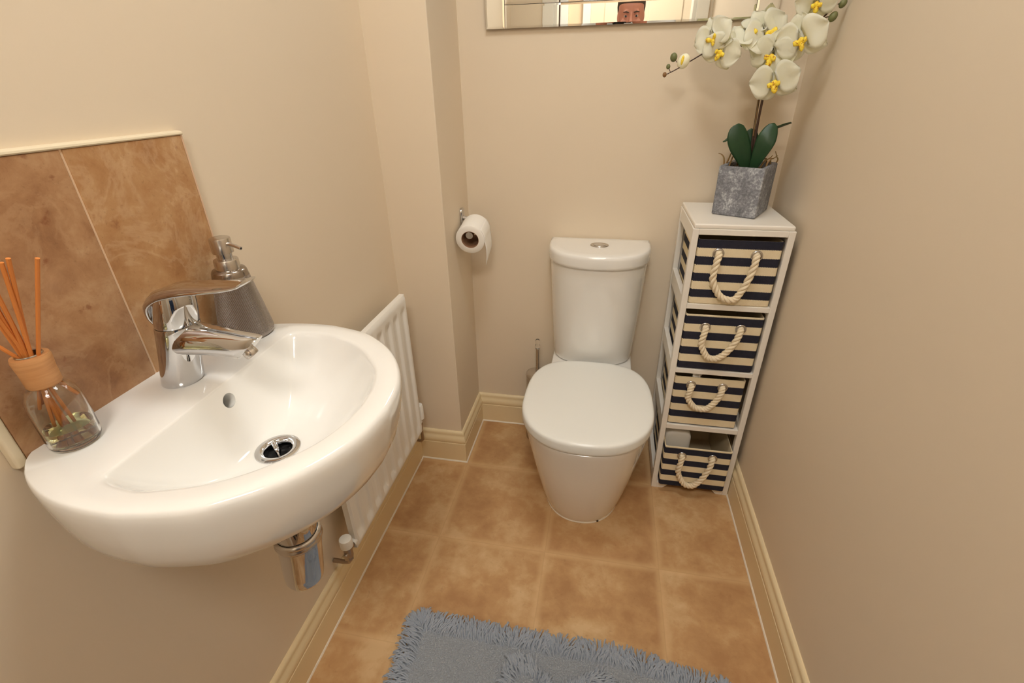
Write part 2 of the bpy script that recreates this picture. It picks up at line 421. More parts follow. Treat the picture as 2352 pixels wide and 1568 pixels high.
ang = [2 * PI * k / NA for k in range(NA)]
RO = [ray(outer, cen, a) for a in ang]; RI = [ray(inner, cen, a) for a in ang]
def oring(f, z):
    r = []
    for a, R in zip(ang, RO):
        px, py = math.cos(a) * R, math.sin(a) * R
        w = sstep(.10, .0, DRX + px); fx = f + (1 - f) * w
        r.append((DRX + px * fx - .15 * (1 - f) * (1 - w), YC + py * f, z))
    return r
def iring(f, z, r0=.027):
    return [(DRX + math.cos(a) * (r0 + (R - r0) * f), YC + math.sin(a) * (r0 + (R - r0) * f), z) for a, R in zip(ang, RI)]
def cring(r, z): return [(DRX + math.cos(a) * r, YC + math.sin(a) * r, z) for a in ang]
rings = [cring(.031, .748)]
for f, z in ((.62, .7495), (.70, .754), (.79, .762), (.87, .775), (.925, .792), (.96, .813), (.983, .840), (.996, .864), (1.0, .876), (.998, .884), (.991, .889), (.98, .891)): rings.append(oring(f, z))
def between(k, z):   # across the flat rim, k=0 outside, 1 at the bowl's edge
    o_, i_ = oring(.98, z), iring(1.03, z)
    return [(lerp(p[0], q[0], k), lerp(p[1], q[1], k), z) for p, q in zip(o_, i_)]
rings += [between(.5, .8913), iring(1.035, .891), iring(1.01, .8902), iring(.985, .8875), iring(.96, .882)]
for f in (.92, .86, .78, .68, .56, .44, .32, .2, .1, .0):
    rings.append(iring(f, .882 - .087 * (1 - (f / .96) ** 2.3)))
rings.append(cring(.0265, .775)); rings.append(cring(.028, .752))
basin = thing('wash_basin', 'white ceramic wall-hung wash basin under the stone splashback', 'basin', (0, YC, .73))
bowl = MB().loft(rings, loop=True).build('bowl', M['ceramic'], basin, smooth=60)
# overflow hole cut for real
cut = MB().lathe([(.0105, -.03), (.0105, .02)], (.117, -1.107, .866), 32, (1, 0, .42)).build('cutter', M['dark'], smooth=0)
md = bowl.modifiers.new('hole', 'BOOLEAN'); md.operation = 'DIFFERENCE'; md.object = cut; md.solver = 'EXACT'
dg = bpy.context.evaluated_depsgraph_get(); me2 = bpy.data.meshes.new_from_object(bowl.evaluated_get(dg))
bowl.modifiers.clear(); bowl.data = me2; bpy.data.objects.remove(cut)
me2.polygons.foreach_set('use_smooth', [True] * len(me2.polygons)); me2.set_sharp_from_angle(angle=math.radians(50))
MB().lathe([(.0103, 0), (.0103, .002), (.006, .003), (.0001, .003)], (.117 - .0245, -1.107, .866 - .0103), 24, (1, 0, .42)).build('overflow_channel', M['dark'], basin)
dr = MB().lathe([(.0185, -.03), (.0185, -.003), (.0195, -.0005), (.022, .0012), (.027, .0016), (.0305, .0005), (.031, -.001), (.026, -.004)], (DRX, YC, .7962), 48, cap0=False, cap1=False, loop=True).build('drain_flange', M['chrome'], basin, smooth=40)
MB().lathe([(.0001, 0), (.0185, 0), (.0185, .001), (.0001, .001)], (DRX, YC, .768), 32).build('drain_throat', M['dark'], dr)
MB().lathe([(.0001, -.003), (.015, -.0028), (.0178, -.0008), (.0178, .0012), (.013, .0034), (.006, .0046), (.0001, .005)], (DRX - .002, YC, .7905), 36, (.70, .72, .10)).build('plug', M['chrome'], dr, smooth=50)

# mixer tap
tp = thing('mixer_tap', 'chrome single-lever mixer tap standing at the back of the basin', 'tap', (.047, -1.1015, RZ))
TX, TY = .047, -1.1015
def oval(cx, cz, hx, hy, z=None, p=2.0, n=40):
    out = []
    for k in range(n):
        a = 2 * PI * k / n; c_, s_ = math.cos(a), math.sin(a)
        out.append((cx + hx * math.copysign(abs(c_) ** (2 / p), c_), TY + hy * math.copysign(abs(s_) ** (2 / p), s_), cz))
    return out
LEAN = [(.891, 0), (.92, .008), (.95, .017), (.98, .026), (1.0, .031), (1.02, .035)]
def bsec(z, r, ry=None):
    return oval(TX + interp(LEAN, z), z, r, ry or r)
bd = MB()
bd.loft([bsec(.891, .0258), bsec(.893, .0268), bsec(.903, .0265), bsec(.92, .0258), bsec(.94, .0258), bsec(.958, .0262), bsec(.972, .0266), bsec(.9795, .0266), bsec(.981, .0260)])
body = bd.build('tap_body', M['chrome'], tp, smooth=50)
def xsec(x, zc, hz, hy, p=2.4, n=36, tilt=0):
    out = []
    for k in range(n):
        a = 2 * PI * k / n; c_, s_ = math.cos(a), math.sin(a)
        dz = hz * math.copysign(abs(s_) ** (2 / p), s_)
        wy = hy * (1 - .16 * s_)
        out.append((x + dz * tilt, TY + wy * math.copysign(abs(c_) ** (2 / p), c_), zc + dz))
    return out
s_ = MB().loft([xsec(TX + .018, .9605, .020, .0235), xsec(TX + .036, .961, .0215, .0232), xsec(TX + .052, .9612, .0212, .0208), xsec(TX + .075, .9600, .0198, .0182, tilt=.12),
                xsec(TX + .095, .9583, .0185, .0170, tilt=.35), xsec(TX + .112, .9563, .0172, .0162, tilt=.7), xsec(TX + .1255, .9545, .0165, .0158, tilt=1.0), xsec(TX + .1285, .9541, .0155, .0148, tilt=1.04)])
spout = s_.build('spout', M['chrome'], tp, smooth=50)
MB().lathe([(.0084, -.004), (.0092, .001), (.0092, .0055), (.0082, .0072), (.0072, .0072), (.0068, .003), (.0001, .003)], (TX + .1225, TY, .9465), 28, (.62, 0, -.78)).build('aerator', M['dullchrome'], spout)
# lever: short hub over the cartridge, under a strap that arches from the back over the top and forward
hub = MB().loft([bsec(.9815, .0255), bsec(.984, .0262), bsec(.995, .0262), bsec(1.008, .0256), bsec(1.018, .0245), bsec(1.0265, .0225)])
lever = hub.build('lever_hub', M['chrome'], tp, smooth=55)
LP = catmull([(.0535, 0, .984), (.0520, 0, .996), (.0560, 0, 1.010), (.0660, 0, 1.0205), (.083, 0, 1.0280), (.110, 0, 1.0330), (.140, 0, 1.0362), (.170, 0, 1.0395), (.190, 0, 1.0435), (.1985, 0, 1.0478)], 40)
WID = [(0, .0175), (.10, .0215), (.25, .0252), (.42, .0250), (.6, .0205), (.8, .0172), (.94, .0158), (1, .0135)]
THK = [(0, .0035), (.15, .0050), (.35, .0068), (.5, .0066), (.7, .0048), (.9, .0034), (1, .0018)]
rr = []
for i, p in enumerate(LP):
    t = i / (len(LP) - 1); T = (LP[min(len(LP) - 1, i + 1)] - LP[max(0, i - 1)]).normalized(); N = Vector((-T.z, 0, T.x))
    hw, ht = interp(WID, t), interp(THK, t); ring = []
    for k in range(36):
        a = 2 * PI * k / 36; c_, s_ = math.cos(a), math.sin(a)
        yy = hw * math.copysign(abs(c_) ** .72, c_); nn = ht * math.copysign(abs(s_) ** .72, s_) - .16 * hw * (c_ * c_) ** 1.2 * (1 - t * .6)
        ring.append((p.x + N.x * nn, TY + yy, p.z + N.z * nn))
    rr.append(ring)
MB().loft(rr).build('lever_blade', M['chrome'], lever, smooth=60)

# soap dispenser
SX, SY = .043, -.957
sd = thing('soap_dispenser', 'knurled steel pump soap dispenser at the back of the basin', 'soap dispenser', (SX, SY, RZ))
def lathe_uv(prof, c, n, name, mat, par):
    ob = MB().lathe(prof, c, n).build(name, mat, par, smooth=50, recalc=False)
    me = ob.data; uv = me.uv_layers.new(name='UVMap'); z0, z1 = prof[0][1], prof[-1][1]; off = origin(par); cc = Vector(c) - off
    for pl in me.polygons:
        an = []
        for li in pl.loop_indices:
            co = me.vertices[me.loops[li].vertex_index].co - cc
            an.append((math.atan2(co.y, co.x) / (2 * PI)) % 1.0)
        for li, a in zip(pl.loop_indices, an):
            if max(an) - min(an) > .5 and a < .5: a += 1
            co = me.vertices[me.loops[li].vertex_index].co - cc
            uv.data[li].uv = (a, (co.z - z0) / (z1 - z0))
    return ob
pr = [(.0365, 0), (.0395, .001), (.0412, .004), (.0414, .009), (.0405, .016)] + [(lerp(.0402, .0262, k / 8), lerp(.018, .104, k / 8)) for k in range(9)] + [(.0254, .109), (.0235, .1125), (.019, .1138), (.012, .114)]
lathe_uv(pr, (SX, SY, RZ), 96, 'bottle', M['knurl'], sd)
cl = MB().lathe([(.0160, .112), (.0178, .1135), (.0178, .1270), (.0170, .1285), (.0110, .1288)], (SX, SY, RZ), 48).build('collar', M['dullchrome'], sd, smooth=40)
MB().lathe([(.0112, .127), (.0112, .1395)], (SX, SY, RZ), 40).build('pump_neck', M['chrome'], sd)
ph = MB().lathe([(.0130, .1385), (.0150, .1392), (.0150, .1600), (.0143, .1618), (.0120, .1624), (.0001, .1624)], (SX, SY, RZ), 48).build('pump_head', M['dullchrome'], sd, smooth=40)
nd = Vector((.98, -.18, 0)).normalized()
nz = [Vector((SX, SY, RZ + .1535)) + nd * d + Vector((0, 0, e)) for d, e in ((.010, 0), (.02, -.0005), (.03, -.002), (.040, -.0045))]
MB().tube(nz, [.0030, .0028, .0027, .0026], 14).build('nozzle', M['dullchrome'], ph)
MB().lathe([(.0016, 0), (.0016, .0004)], nz[-1] - (nz[-1] - nz[-2]).normalized() * .0002, 12, nz[-1] - nz[-2]).build('nozzle_opening', M['dark'], ph)

# reed diffuser
FX, FY = .0295, -1.2405
rd = thing('reed_diffuser', 'glass reed diffuser with wooden collar and orange reeds on the basin corner', 'reed diffuser', (FX, FY, RZ))
MB().lathe([(0.0001, .0005), (0.0189, .0005), (0.0228, .002), (0.0249, .006), (0.0253, .012), (0.0251, .05), (0.0246, .060), (0.0225, .069), (0.0185, .076), (0.0142, .0785), (0.0125, .081), (0.0122, .112),
            (0.0099, .112), (0.0101, .081), (0.0120, .0765), (0.0168, .0735), (0.0206, .067), (0.0226, .059), (0.0231, .05), (0.0232, .012), (0.0225, .0075), (0.0189, .0055), (0.0001, .005)], (FX, FY, RZ), 56).build('glass_bottle', M['glass'], rd, smooth=50)
MB().lathe([(0.0001, .0056), (0.0187, .0060), (0.0222, .0080), (0.0229, .0125), (0.0229, .0260), (0.0219, .0252), (0.0001, .0250)], (FX, FY, RZ), 48).build('scented_oil', M['oil'], rd, smooth=50)
col = MB().lathe([(0.0108, .080), (0.0148, .0802), (0.0157, .082), (0.0160, .098), (0.0170, .1085), (0.0173, .112), (0.0163, .116), (0.0122, .1165), (0.0115, .1155), (0.0109, .110), (0.0107, .09)], (FX, FY, RZ), 48, cap0=False, cap1=False, loop=True).build('wooden_collar', M['wood'], rd, smooth=40)
MB().lathe([(0.0097, .1175), (0.0115, .1180), (0.0121, .1168), (0.0117, .1155), (0.0101, .114), (0.0095, .105)], (FX, FY, RZ), 40, cap0=False, cap1=False, loop=True).build('metal_ring', M['dullchrome'], col, smooth=60)
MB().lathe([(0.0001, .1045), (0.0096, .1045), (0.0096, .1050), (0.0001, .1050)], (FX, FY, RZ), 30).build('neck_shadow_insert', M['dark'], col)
base_pts = []
tips = [(.0405, -1.2600, 1.113), (.0495, -1.2560, 1.115), (.0535, -1.2505, 1.114), (.0670, -1.2445, 1.112), (.0715, -1.2405, 1.115), (.0590, -1.2540, 1.111), (.0465, -1.2625, 1.110), (.0880, -1.2285, 1.112), (.0135, -1.2630, 1.046)]
for k, tipp in enumerate(tips):
    t_ = Vector(tipp); nk = Vector((FX - .0035 + .0022 * (k % 4), FY - .003 + .0022 * (k // 4), RZ + .098))
    if k == 8: nk = Vector((FX + .001, FY, RZ + .0975))
    # straight stick from tip through the neck down to the bottom of the bottle
    d = nk - t_; s0 = (RZ + .0075 - t_.z) / d.z; bt = t_ + d * s0
    rad = Vector((bt.x - FX, bt.y - FY))
    if rad.length > .0200:
        s0 *= 1.0
        lo, hi = 1.0, s0
        for _ in range(30):
            mid = (lo + hi) / 2; q = t_ + d * mid
            if Vector((q.x - FX, q.y - FY)).length > .0200: hi = mid
            else: lo = mid
        bt = t_ + d * lo
    MB().tube([t_, t_.lerp(bt, .5), bt], .0019, 8).build('reed', M['reed'], rd)

# bottle trap under the basin
tx = .166
tr = thing('bottle_trap', 'chrome bottle trap hanging under the basin', 'trap', (tx, YC, .515))
MB().lathe([(.0001, .500), (.024, .5005), (.029, .504), (.0315, .511), (.0325, .530), (.0335, .570), (.0345, .598), (.0345, .606), (.0001, .606)], (tx - .084, YC, .010), 48, (.14, 0, .99)).build('trap_cup', M['chrome'], tr, smooth=40)
MB().lathe([(.0335, .604), (.0365, .606), (.0375, .610), (.0365, .614), (.0358, .6155), (.0368, .618), (.0362, .622), (.0325, .624), (.031, .614)], (tx, YC, .0), 48, cap0=False, cap1=False, loop=True).build('trap_ring', M['dullchrome'], tr, smooth=60)
MB().lathe([(.0318, .620), (.0318, .668), (.029, .675), (.0185, .678), (.0172, .684), (.0172, .752)], (tx, YC, .0), 48).build('trap_head', M['chrome'], tr, smooth=40)
MB().tube([(tx - .025, YC, .650), (tx - .08, YC, .650), (LW + .004, YC, .650)], .0165, 28).build('waste_pipe', M['chrome'], tr)
MB().lathe([(.017, 0), (.033, 0), (.033, .004), (.022, .010), (.017, .010)], (LW + .0005, YC, .650), 36, (1, 0, 0)).build('wall_flange', M['chrome'], tr)

# ------------------------------------------------------------------ radiator
ry0, ry1, rz0, rz1 = -.822, -.338, .192, .706
ra = thing('radiator', 'white panel radiator low on the left wall beside the basin', 'radiator', (.03, (ry0 + ry1) / 2, rz0))
def rgrid(u, v):
    y = lerp(ry0, ry1, u); z = lerp(rz0, rz1, v)
    ph = ((y + .3724) / .0528) ; f = abs(ph - round(ph)); inside = -8.5 < ph < .45
    g = sstep(.36, .20, f) if inside else 0
    vz = sstep(rz0 + .018, rz0 + .040, z) * sstep(rz1 - .030, rz1 - .050, z)
    e = min(y - ry0, ry1 - y, z - rz0, rz1 - z); ed = .005 * (1 - sstep(0, .007, e))
    return (.050 - .0075 * g * vz - ed, y, z)
m = MB(); nu, nv = 190, 60
b = m.grid(rgrid, nu, nv)
# back skin closing the panel
bb = m.add([(.030, lerp(ry0, ry1, i), lerp(rz0, rz1, j)) for j in (0, 1) for i in (0, 1)], [(0, 2, 3, 1)])
low = [j for j in range(nu + 1)]; top = [nv * (nu + 1) + j for j in range(nu + 1)]
lf = [j * (nu + 1) for j in range(nv + 1)]; rt = [j * (nu + 1) + nu for j in range(nv + 1)]
m.f += [tuple(low) + (bb + 1, bb), tuple(reversed(top)) + (bb + 2, bb + 3), tuple(reversed(lf)) + (bb, bb + 2), tuple(rt) + (bb + 3, bb + 1)]
m.build('radiator_panel', M['radiator'], ra, smooth=50)
for y in (ry0 + .09, ry1 - .09):
    MB().box(LW, .032, y - .015, y + .015, rz0 + .06, rz1 - .08).build('wall_bracket', M['radiator'], ra, smooth=0, bevel=.001)
vy = ry0 - .026; vz = .214
v = MB().tube([(.036, ry0 + .006, vz), (.036, ry0 - .008, vz)], .0128, 24).build('tail_nut', M['plastic'], ra)
MB().tube([(.036, ry0 - .006, vz), (.036, vy, vz)], .0095, 20).build('valve_tail', M['brass'], ra)
v = MB().lathe([(.0100, -.022), (.0112, -.018), (.0112, .004), (.0095, .010), (.0095, .018)], (.036, vy, vz), 24).build('valve_body', M['brass'], ra)
MB().lathe([(.0140, .014), (.0158, .0155), (.0162, .036), (.0150, .0410), (.0120, .0425), (.0001, .0430)], (.036, vy, vz), 32).build('valve_cap', M['plastic'], v, smooth=40)
MB().tube([(.036, vy, vz - .004), (.037, vy - .017, vz - .007)], .0065, 16).build('drain_spigot', M['brass'], v)
MB().lathe([(.0100, -.007), (.0125, -.006), (.0125, .006), (.0100, .007)], (.034, vy, vz - .024), 6).build('compression_nut', M['brass'], v, smooth=0)
MB().tube([(.036, vy, vz - .020), (.036, vy, vz - .036), (.030, vy, vz - .046), (.015, vy, vz - .050), (LW + .002, vy, vz - .050)], .0060, 16).build('pipe', M['brass'], ra)
v = MB().lathe([(.008, -.016), (.0085, .008), (.007, .014)], (.036, ry1 + .018, vz + .01), 20).build('valve_body', M['brass'], ra)
MB().lathe([(.0125, .008), (.0145, .010), (.0150, .058), (.0125, .066), (.0001, .067)], (.036, ry1 + .018, vz + .01), 28).build('valve_cap', M['plastic'], v, smooth=40)
MB().tube([(.036, ry1 - .003, vz + .01), (.036, ry1 + .014, vz + .01)], .009, 18).build('tail_nut', M['plastic'], ra)
MB().tube([(.036, ry1 + .018, vz), (.036, ry1 + .018, .14), (.03, ry1 + .018, .132), (LW + .02, ry1 + .018, .134)], .0055, 14).build('pipe', M['brass'], ra)

# ------------------------------------------------------------------ toilet
TCX = .606
wc = thing('toilet', 'white close-coupled ceramic toilet with closed lid by the back wall', 'toilet', (TCX, -.3, 0))
def superhw(y, ym, w, yf, yb, pf, pb):
    if y < ym: t = min(1, (ym - y) / (ym - yf)); return w * max(0, 1 - t ** pf) ** (1 / pf)
    t = min(1, (y - ym) / (yb - ym)); return w * max(0, 1 - t ** pb) ** (1 / pb)
def smax(a, b, k=.02): h = max(0, 1 - abs(a - b) / k); return max(a, b) + h * h * k * .25
def pan_ring(z, inset=0):
    q = max(0, min(1, z / .39))
    g = q ** .78
    w = lerp(.124, .1885, g) - inset; yf = -.470 - .1275 * (q ** .9) + inset; ym = lerp(-.30, -.385, q)
    half = []
    NS = 44
    for i in range(NS + 1):
        s = math.sin(i / NS * PI / 2); y = lerp(0.0, yf, s)
        hb = superhw(y, ym, w, yf, -.12, 2.25, 2.3)
        hp = (.118 + .020 * q - inset) * (1 if y > ym else max(0, 1 - ((ym - y) / (ym - yf)) ** 2.2) ** .45)
        half.append((smax(hb, hp, .03) if y > ym - .02 else hb, y))
    half[-1] = (0.0, yf)
    return [(TCX + h, y, z) for h, y in half] + [(TCX - h, y, z) for h, y in reversed(half[:-1])]
zs = [0, .01, .03, .06, .10, .15, .20, .25, .30, .34, .365, .380, .387, .390]
MB().loft([pan_ring(z, {0: .001, .387: .0012, .390: .005}.get(z, 0)) for z in zs]).build('pan', M['ceramic'], wc, smooth=50)
def lid_ring(z, ins):
    n = 96; out = []
    for k in range(n):
        a = 2 * PI * k / n; c_, s_ = math.cos(a), math.sin(a)
        p = 2.3 if s_ < 0 else 3.1
        ay = (.198 if s_ < 0 else .238) - ins
        out.append((TCX + (.190 - ins) * math.copysign(abs(c_) ** (2 / p), c_), -.402 + ay * math.copysign(abs(s_) ** (2 / p), s_), z))
    return out
lr = [(.3925, .006), (.3930, .0022), (.3945, .0006), (.400, 0), (.4165, 0), (.4215, .0010), (.4250, .0035), (.4268, .0080), (.4276, .016), (.4280, .03), (.4286, .09), (.4288, .15)]
MB().loft([lid_ring(z, i) for z, i in lr]).build('seat_lid', M['seat'], wc, smooth=50)
def cis_ring(z, w, d, ins=0, yb=.010, yc=-.035, n=48, p=2.5):
    w -= ins; out = [(TCX + w, yb - ins, z)]
    for k in range(n + 1):
        a = PI * k / n; c_, s_ = math.cos(a), math.sin(a)
        out.append((TCX + w * math.copysign(abs(c_) ** (2 / p), c_), yc - (-(d + ins) + yc) * -1 * 0 - ((yc - d) - ins) * abs(s_) ** (2 / p), z))
    out.append((TCX - w, yb - ins, z)); return out
cz = [(.391, .132, -.132, .004), (.394, .1345, -.134, .0015), (.40, .1355, -.1355, 0), (.43, .1375, -.142, 0), (.50, .1425, -.156, 0), (.60, .148, -.170, 0), (.70, .1525, -.180, 0), (.752, .1545, -.184, 0), (.757, .1545, -.184, .002)]
cs = MB().loft([cis_ring(z, w, d, i) for z, w, d, i in cz]).build('cistern', M['ceramic'], wc, smooth=50)
lz = [(.7575, .003), (.7595, .0008), (.765, 0), (.786, 0), (.793, .0015), (.797, .005), (.7985, .010), (.799, .03)]
cl = MB().loft([cis_ring(z, .1615, -.196, i) for z, i in lz]).build('cistern_lid', M['ceramic'], wc, smooth=50)
def ell(z, a, b, n=36): return [(TCX + a * math.cos(2 * PI * k / n), -.078 + b * math.sin(2 * PI * k / n), z) for k in range(n)]
fb = MB().loft([ell(.798, .0285, .0225), ell(.801, .0285, .0225), ell(.8022, .0275, .0215), ell(.8025, .0235, .0190), ell(.8012, .020, .0165)]).build('flush_button', M['dullchrome'], cl, smooth=50)
MB().loft([ell(.8005, .0192, .0157), ell(.8022, .0188, .0153), ell(.8030, .015, .012), ell(.8032, .006, .005)]).build('button_insert', M['chrome'], fb, smooth=60)
# sealant round the foot and a dark bolt cap in it
ft = pan_ring(0, 0); ft = ft[6:-6]
MB().tube([(x, y, .002) for x, y, z in ft], .0036, 8).build('sealant_bead', M['sealant'], wc)
MB().ball((.664, -.4605, .008), .0042, 12, 8).build('foot_stain', plain('dark_stain', srgb(58, 46, 30), .8), wc)

# ------------------------------------------------------------------ toilet roll and holder
hd = thing('toilet_roll_holder', 'chrome toilet roll holder fixed to the duct wall', 'toilet roll holder', (DX, -.07, .86))
MB().loft([[(DX + d, -.072 + a * s, .876 + b * s) for a, b in [(math.copysign(abs(math.cos(t)) ** .5, math.cos(t)) * .017, math.copysign(abs(math.sin(t)) ** .5, math.sin(t)) * .027) for t in [2 * PI * k / 32 for k in range(32)]]] for d, s in ((0, 1), (.006, 1), (.008, .93), (.0085, .8))]).build('wall_plate', M['chrome'], hd, smooth=40)
MB().tube([(DX + .005, -.072, .872), (DX + .030, -.072, .867)], .008, 18).build('post', M['chrome'], hd)
MB().tube(catmull([(DX + .028, -.070, .867), (DX + .045, -.073, .862), (DX + .050, -.085, .857), (.209, -.13, .849), (.210, -.174, .843)], 24), .0112, 24).build('roll_bar', M['chrome'], hd)
rc0, rc1 = Vector((.211, -.172, .829)), Vector((.208, -.078, .843)); rax = (rc1 - rc0)
tr_ = thing('toilet_roll', 'white toilet paper roll hanging on the chrome holder', 'toilet roll', rc0)
L_ = rax.length
MB().lathe([(.0275, 0), (.043, .0), (.0455, .002), (.0458, .004), (.0458, L_ - .004), (.0455, L_ - .002), (.043, L_), (.0275, L_)], rc0, 56, rax, cap0=False, cap1=False, loop=True).build('paper', M['paper'], tr_, smooth=40)
MB().lathe([(.0262, .0005), (.0276, .0005), (.0276, L_ - .0005), (.0262, L_ - .0005)], rc0, 40, rax, cap0=False, cap1=False, loop=True).build('cardboard_core', M['card'], tr_, smooth=40)
axn = rax.normalized(); sx = Vector((1, 0, 0)); sz = axn.cross(sx) * -1
if sz.z < 0: sz = -sz
sx = sz.cross(axn)
if sx.x < 0: sx = -sx
def sheet(u, v):
    w = rc0 + axn * (L_ * lerp(.02, .98, u))
    cut_ = lerp(1.0, .80, u)
    s = v * cut_ * .115
    if s < .04:
        a = .75 - s / .0462
        p = w + (sx * math.cos(a) + sz * math.sin(a)) * .0464
    else:
        a = .75 - .04 / .0462; p = w + (sx * math.cos(a) + sz * math.sin(a)) * .0464 + Vector((.004 * math.sin((s - .04) * 40), 0, -(s - .04)))
    return p
m = MB(); m.grid(sheet, 8, 24); m.build('loose_sheet', M['paper'], tr_, smooth=180, recalc=False, solid=.0005)

# toilet brush
bx, by = .410, -.062
br = thing('toilet_brush', 'steel toilet brush canister half hidden left of the toilet', 'toilet brush', (bx, by, 0))
MB().lathe([(.0001, 0), (.040, 0), (.042, .003), (.042, .285), (.0405, .288), (.038, .288), (.038, .02), (.0001, .02)], (bx, by, 0), 44).build('canister', M['dullchrome'], br, smooth=40)
MB().lathe([(.043, .284), (.0435, .290), (.041, .297), (.03, .302), (.010, .304), (.0001, .304)], (bx, by, 0), 44).build('canister_lid', M['dullchrome'], br, smooth=50)
h = MB().lathe([(.0062, .30), (.0062, .398), (.0075, .399), (.0075, .402), (.0001, .402)], (bx, by, 0), 20).build('handle', M['dullchrome'], br)
MB().lathe([(.0070, .402), (.0085, .404), (.0088, .416), (.0070, .419), (.0070, .422), (.0092, .427), (.0088, .434), (.0055, .439), (.0001, .440)], (bx, by, 0), 24).build('handle_knob', M['acrylic'], h, smooth=60)

# ------------------------------------------------------------------ white drawer tower
cx0, cx1, cy0, cy1 = .845, 1.0952, -.2705, -.0015
tw = thing('storage_tower', 'tall white wooden tower with four basket shelves by the right wall', 'storage unit', ((cx0 + cx1) / 2, cy0, 0))
P_ = .0165
TOPZ = .911
posts = []
for x in (cx0, cx1 - P_):
    for y0, y1 in ((cy0, cy0 + .020), (cy1 - .020, cy1)):
        MB().box(x, x + P_, y0, y1, 0, TOPZ).build('post', M['cabinet'], tw, smooth=0, bevel=.0016)
shelfz = [(.472, .487), (.2595, .2765), (.684, .6995)]
for z0, z1 in shelfz:
    MB().box(cx0 + P_, cx1 - P_, cy0 + .0008, cy1 - .02, z0, z1).build('shelf', M['cabinet'], tw, smooth=0, bevel=.0012)
    for x in (cx0 + .001, cx1 - P_ + .001):
        MB().box(x, x + P_ - .002, cy0 + .02, cy1 - .02, z0 - .016, z1 + .016).build('side_rail', M['cabinet'], tw, smooth=0, bevel=.0012)
MB().box(cx0 + P_, cx1 - P_, cy0 + .0008, cy0 + .018, .8955, TOPZ).build('front_rail', M['cabinet'], tw, smooth=0, bevel=.0012)
for x in (cx0 + .001, cx1 - P_ + .001):
    MB().box(x, x + P_ - .002, cy0 + .02, cy1 - .02, .872, TOPZ).build('side_rail', M['cabinet'], tw, smooth=0, bevel=.0012)
    MB().box(x, x + P_ - .002, cy0 + .02, cy1 - .02, .020, .060).build('side_rail', M['cabinet'], tw, smooth=0, bevel=.0012)
MB().box(cx0 + P_, cx1 - P_, cy0 + .012, cy1 - .02, .022, .034).build('shelf', M['cabinet'], tw, smooth=0, bevel=.0012)
MB().box(cx0 + P_, cx1 - P_, cy1 - .012, cy1 - .004, .034, TOPZ).build('back_panel', M['cabinet'], tw, smooth=0)
for x, s in ((cx0 + P_, 1), (cx1 - P_, -1)):   # shaped feet
    o_ = [(x, 0), (x + s * .020, 0), (x + s * .026, .005), (x + s * .036, .016), (x + s * .040, .022), (x, .022)]
    prism_y(o_, cy0 + .001, cy0 + .019).build('foot_bracket', M['cabinet'], tw, smooth=0, bevel=.001)
MB().box(cx0 + .003, cx1 - .003, cy0 + .003, cy1, TOPZ, .9235).build('top_board', M['cabinet'], tw, smooth=0, bevel=.004, seg=3)

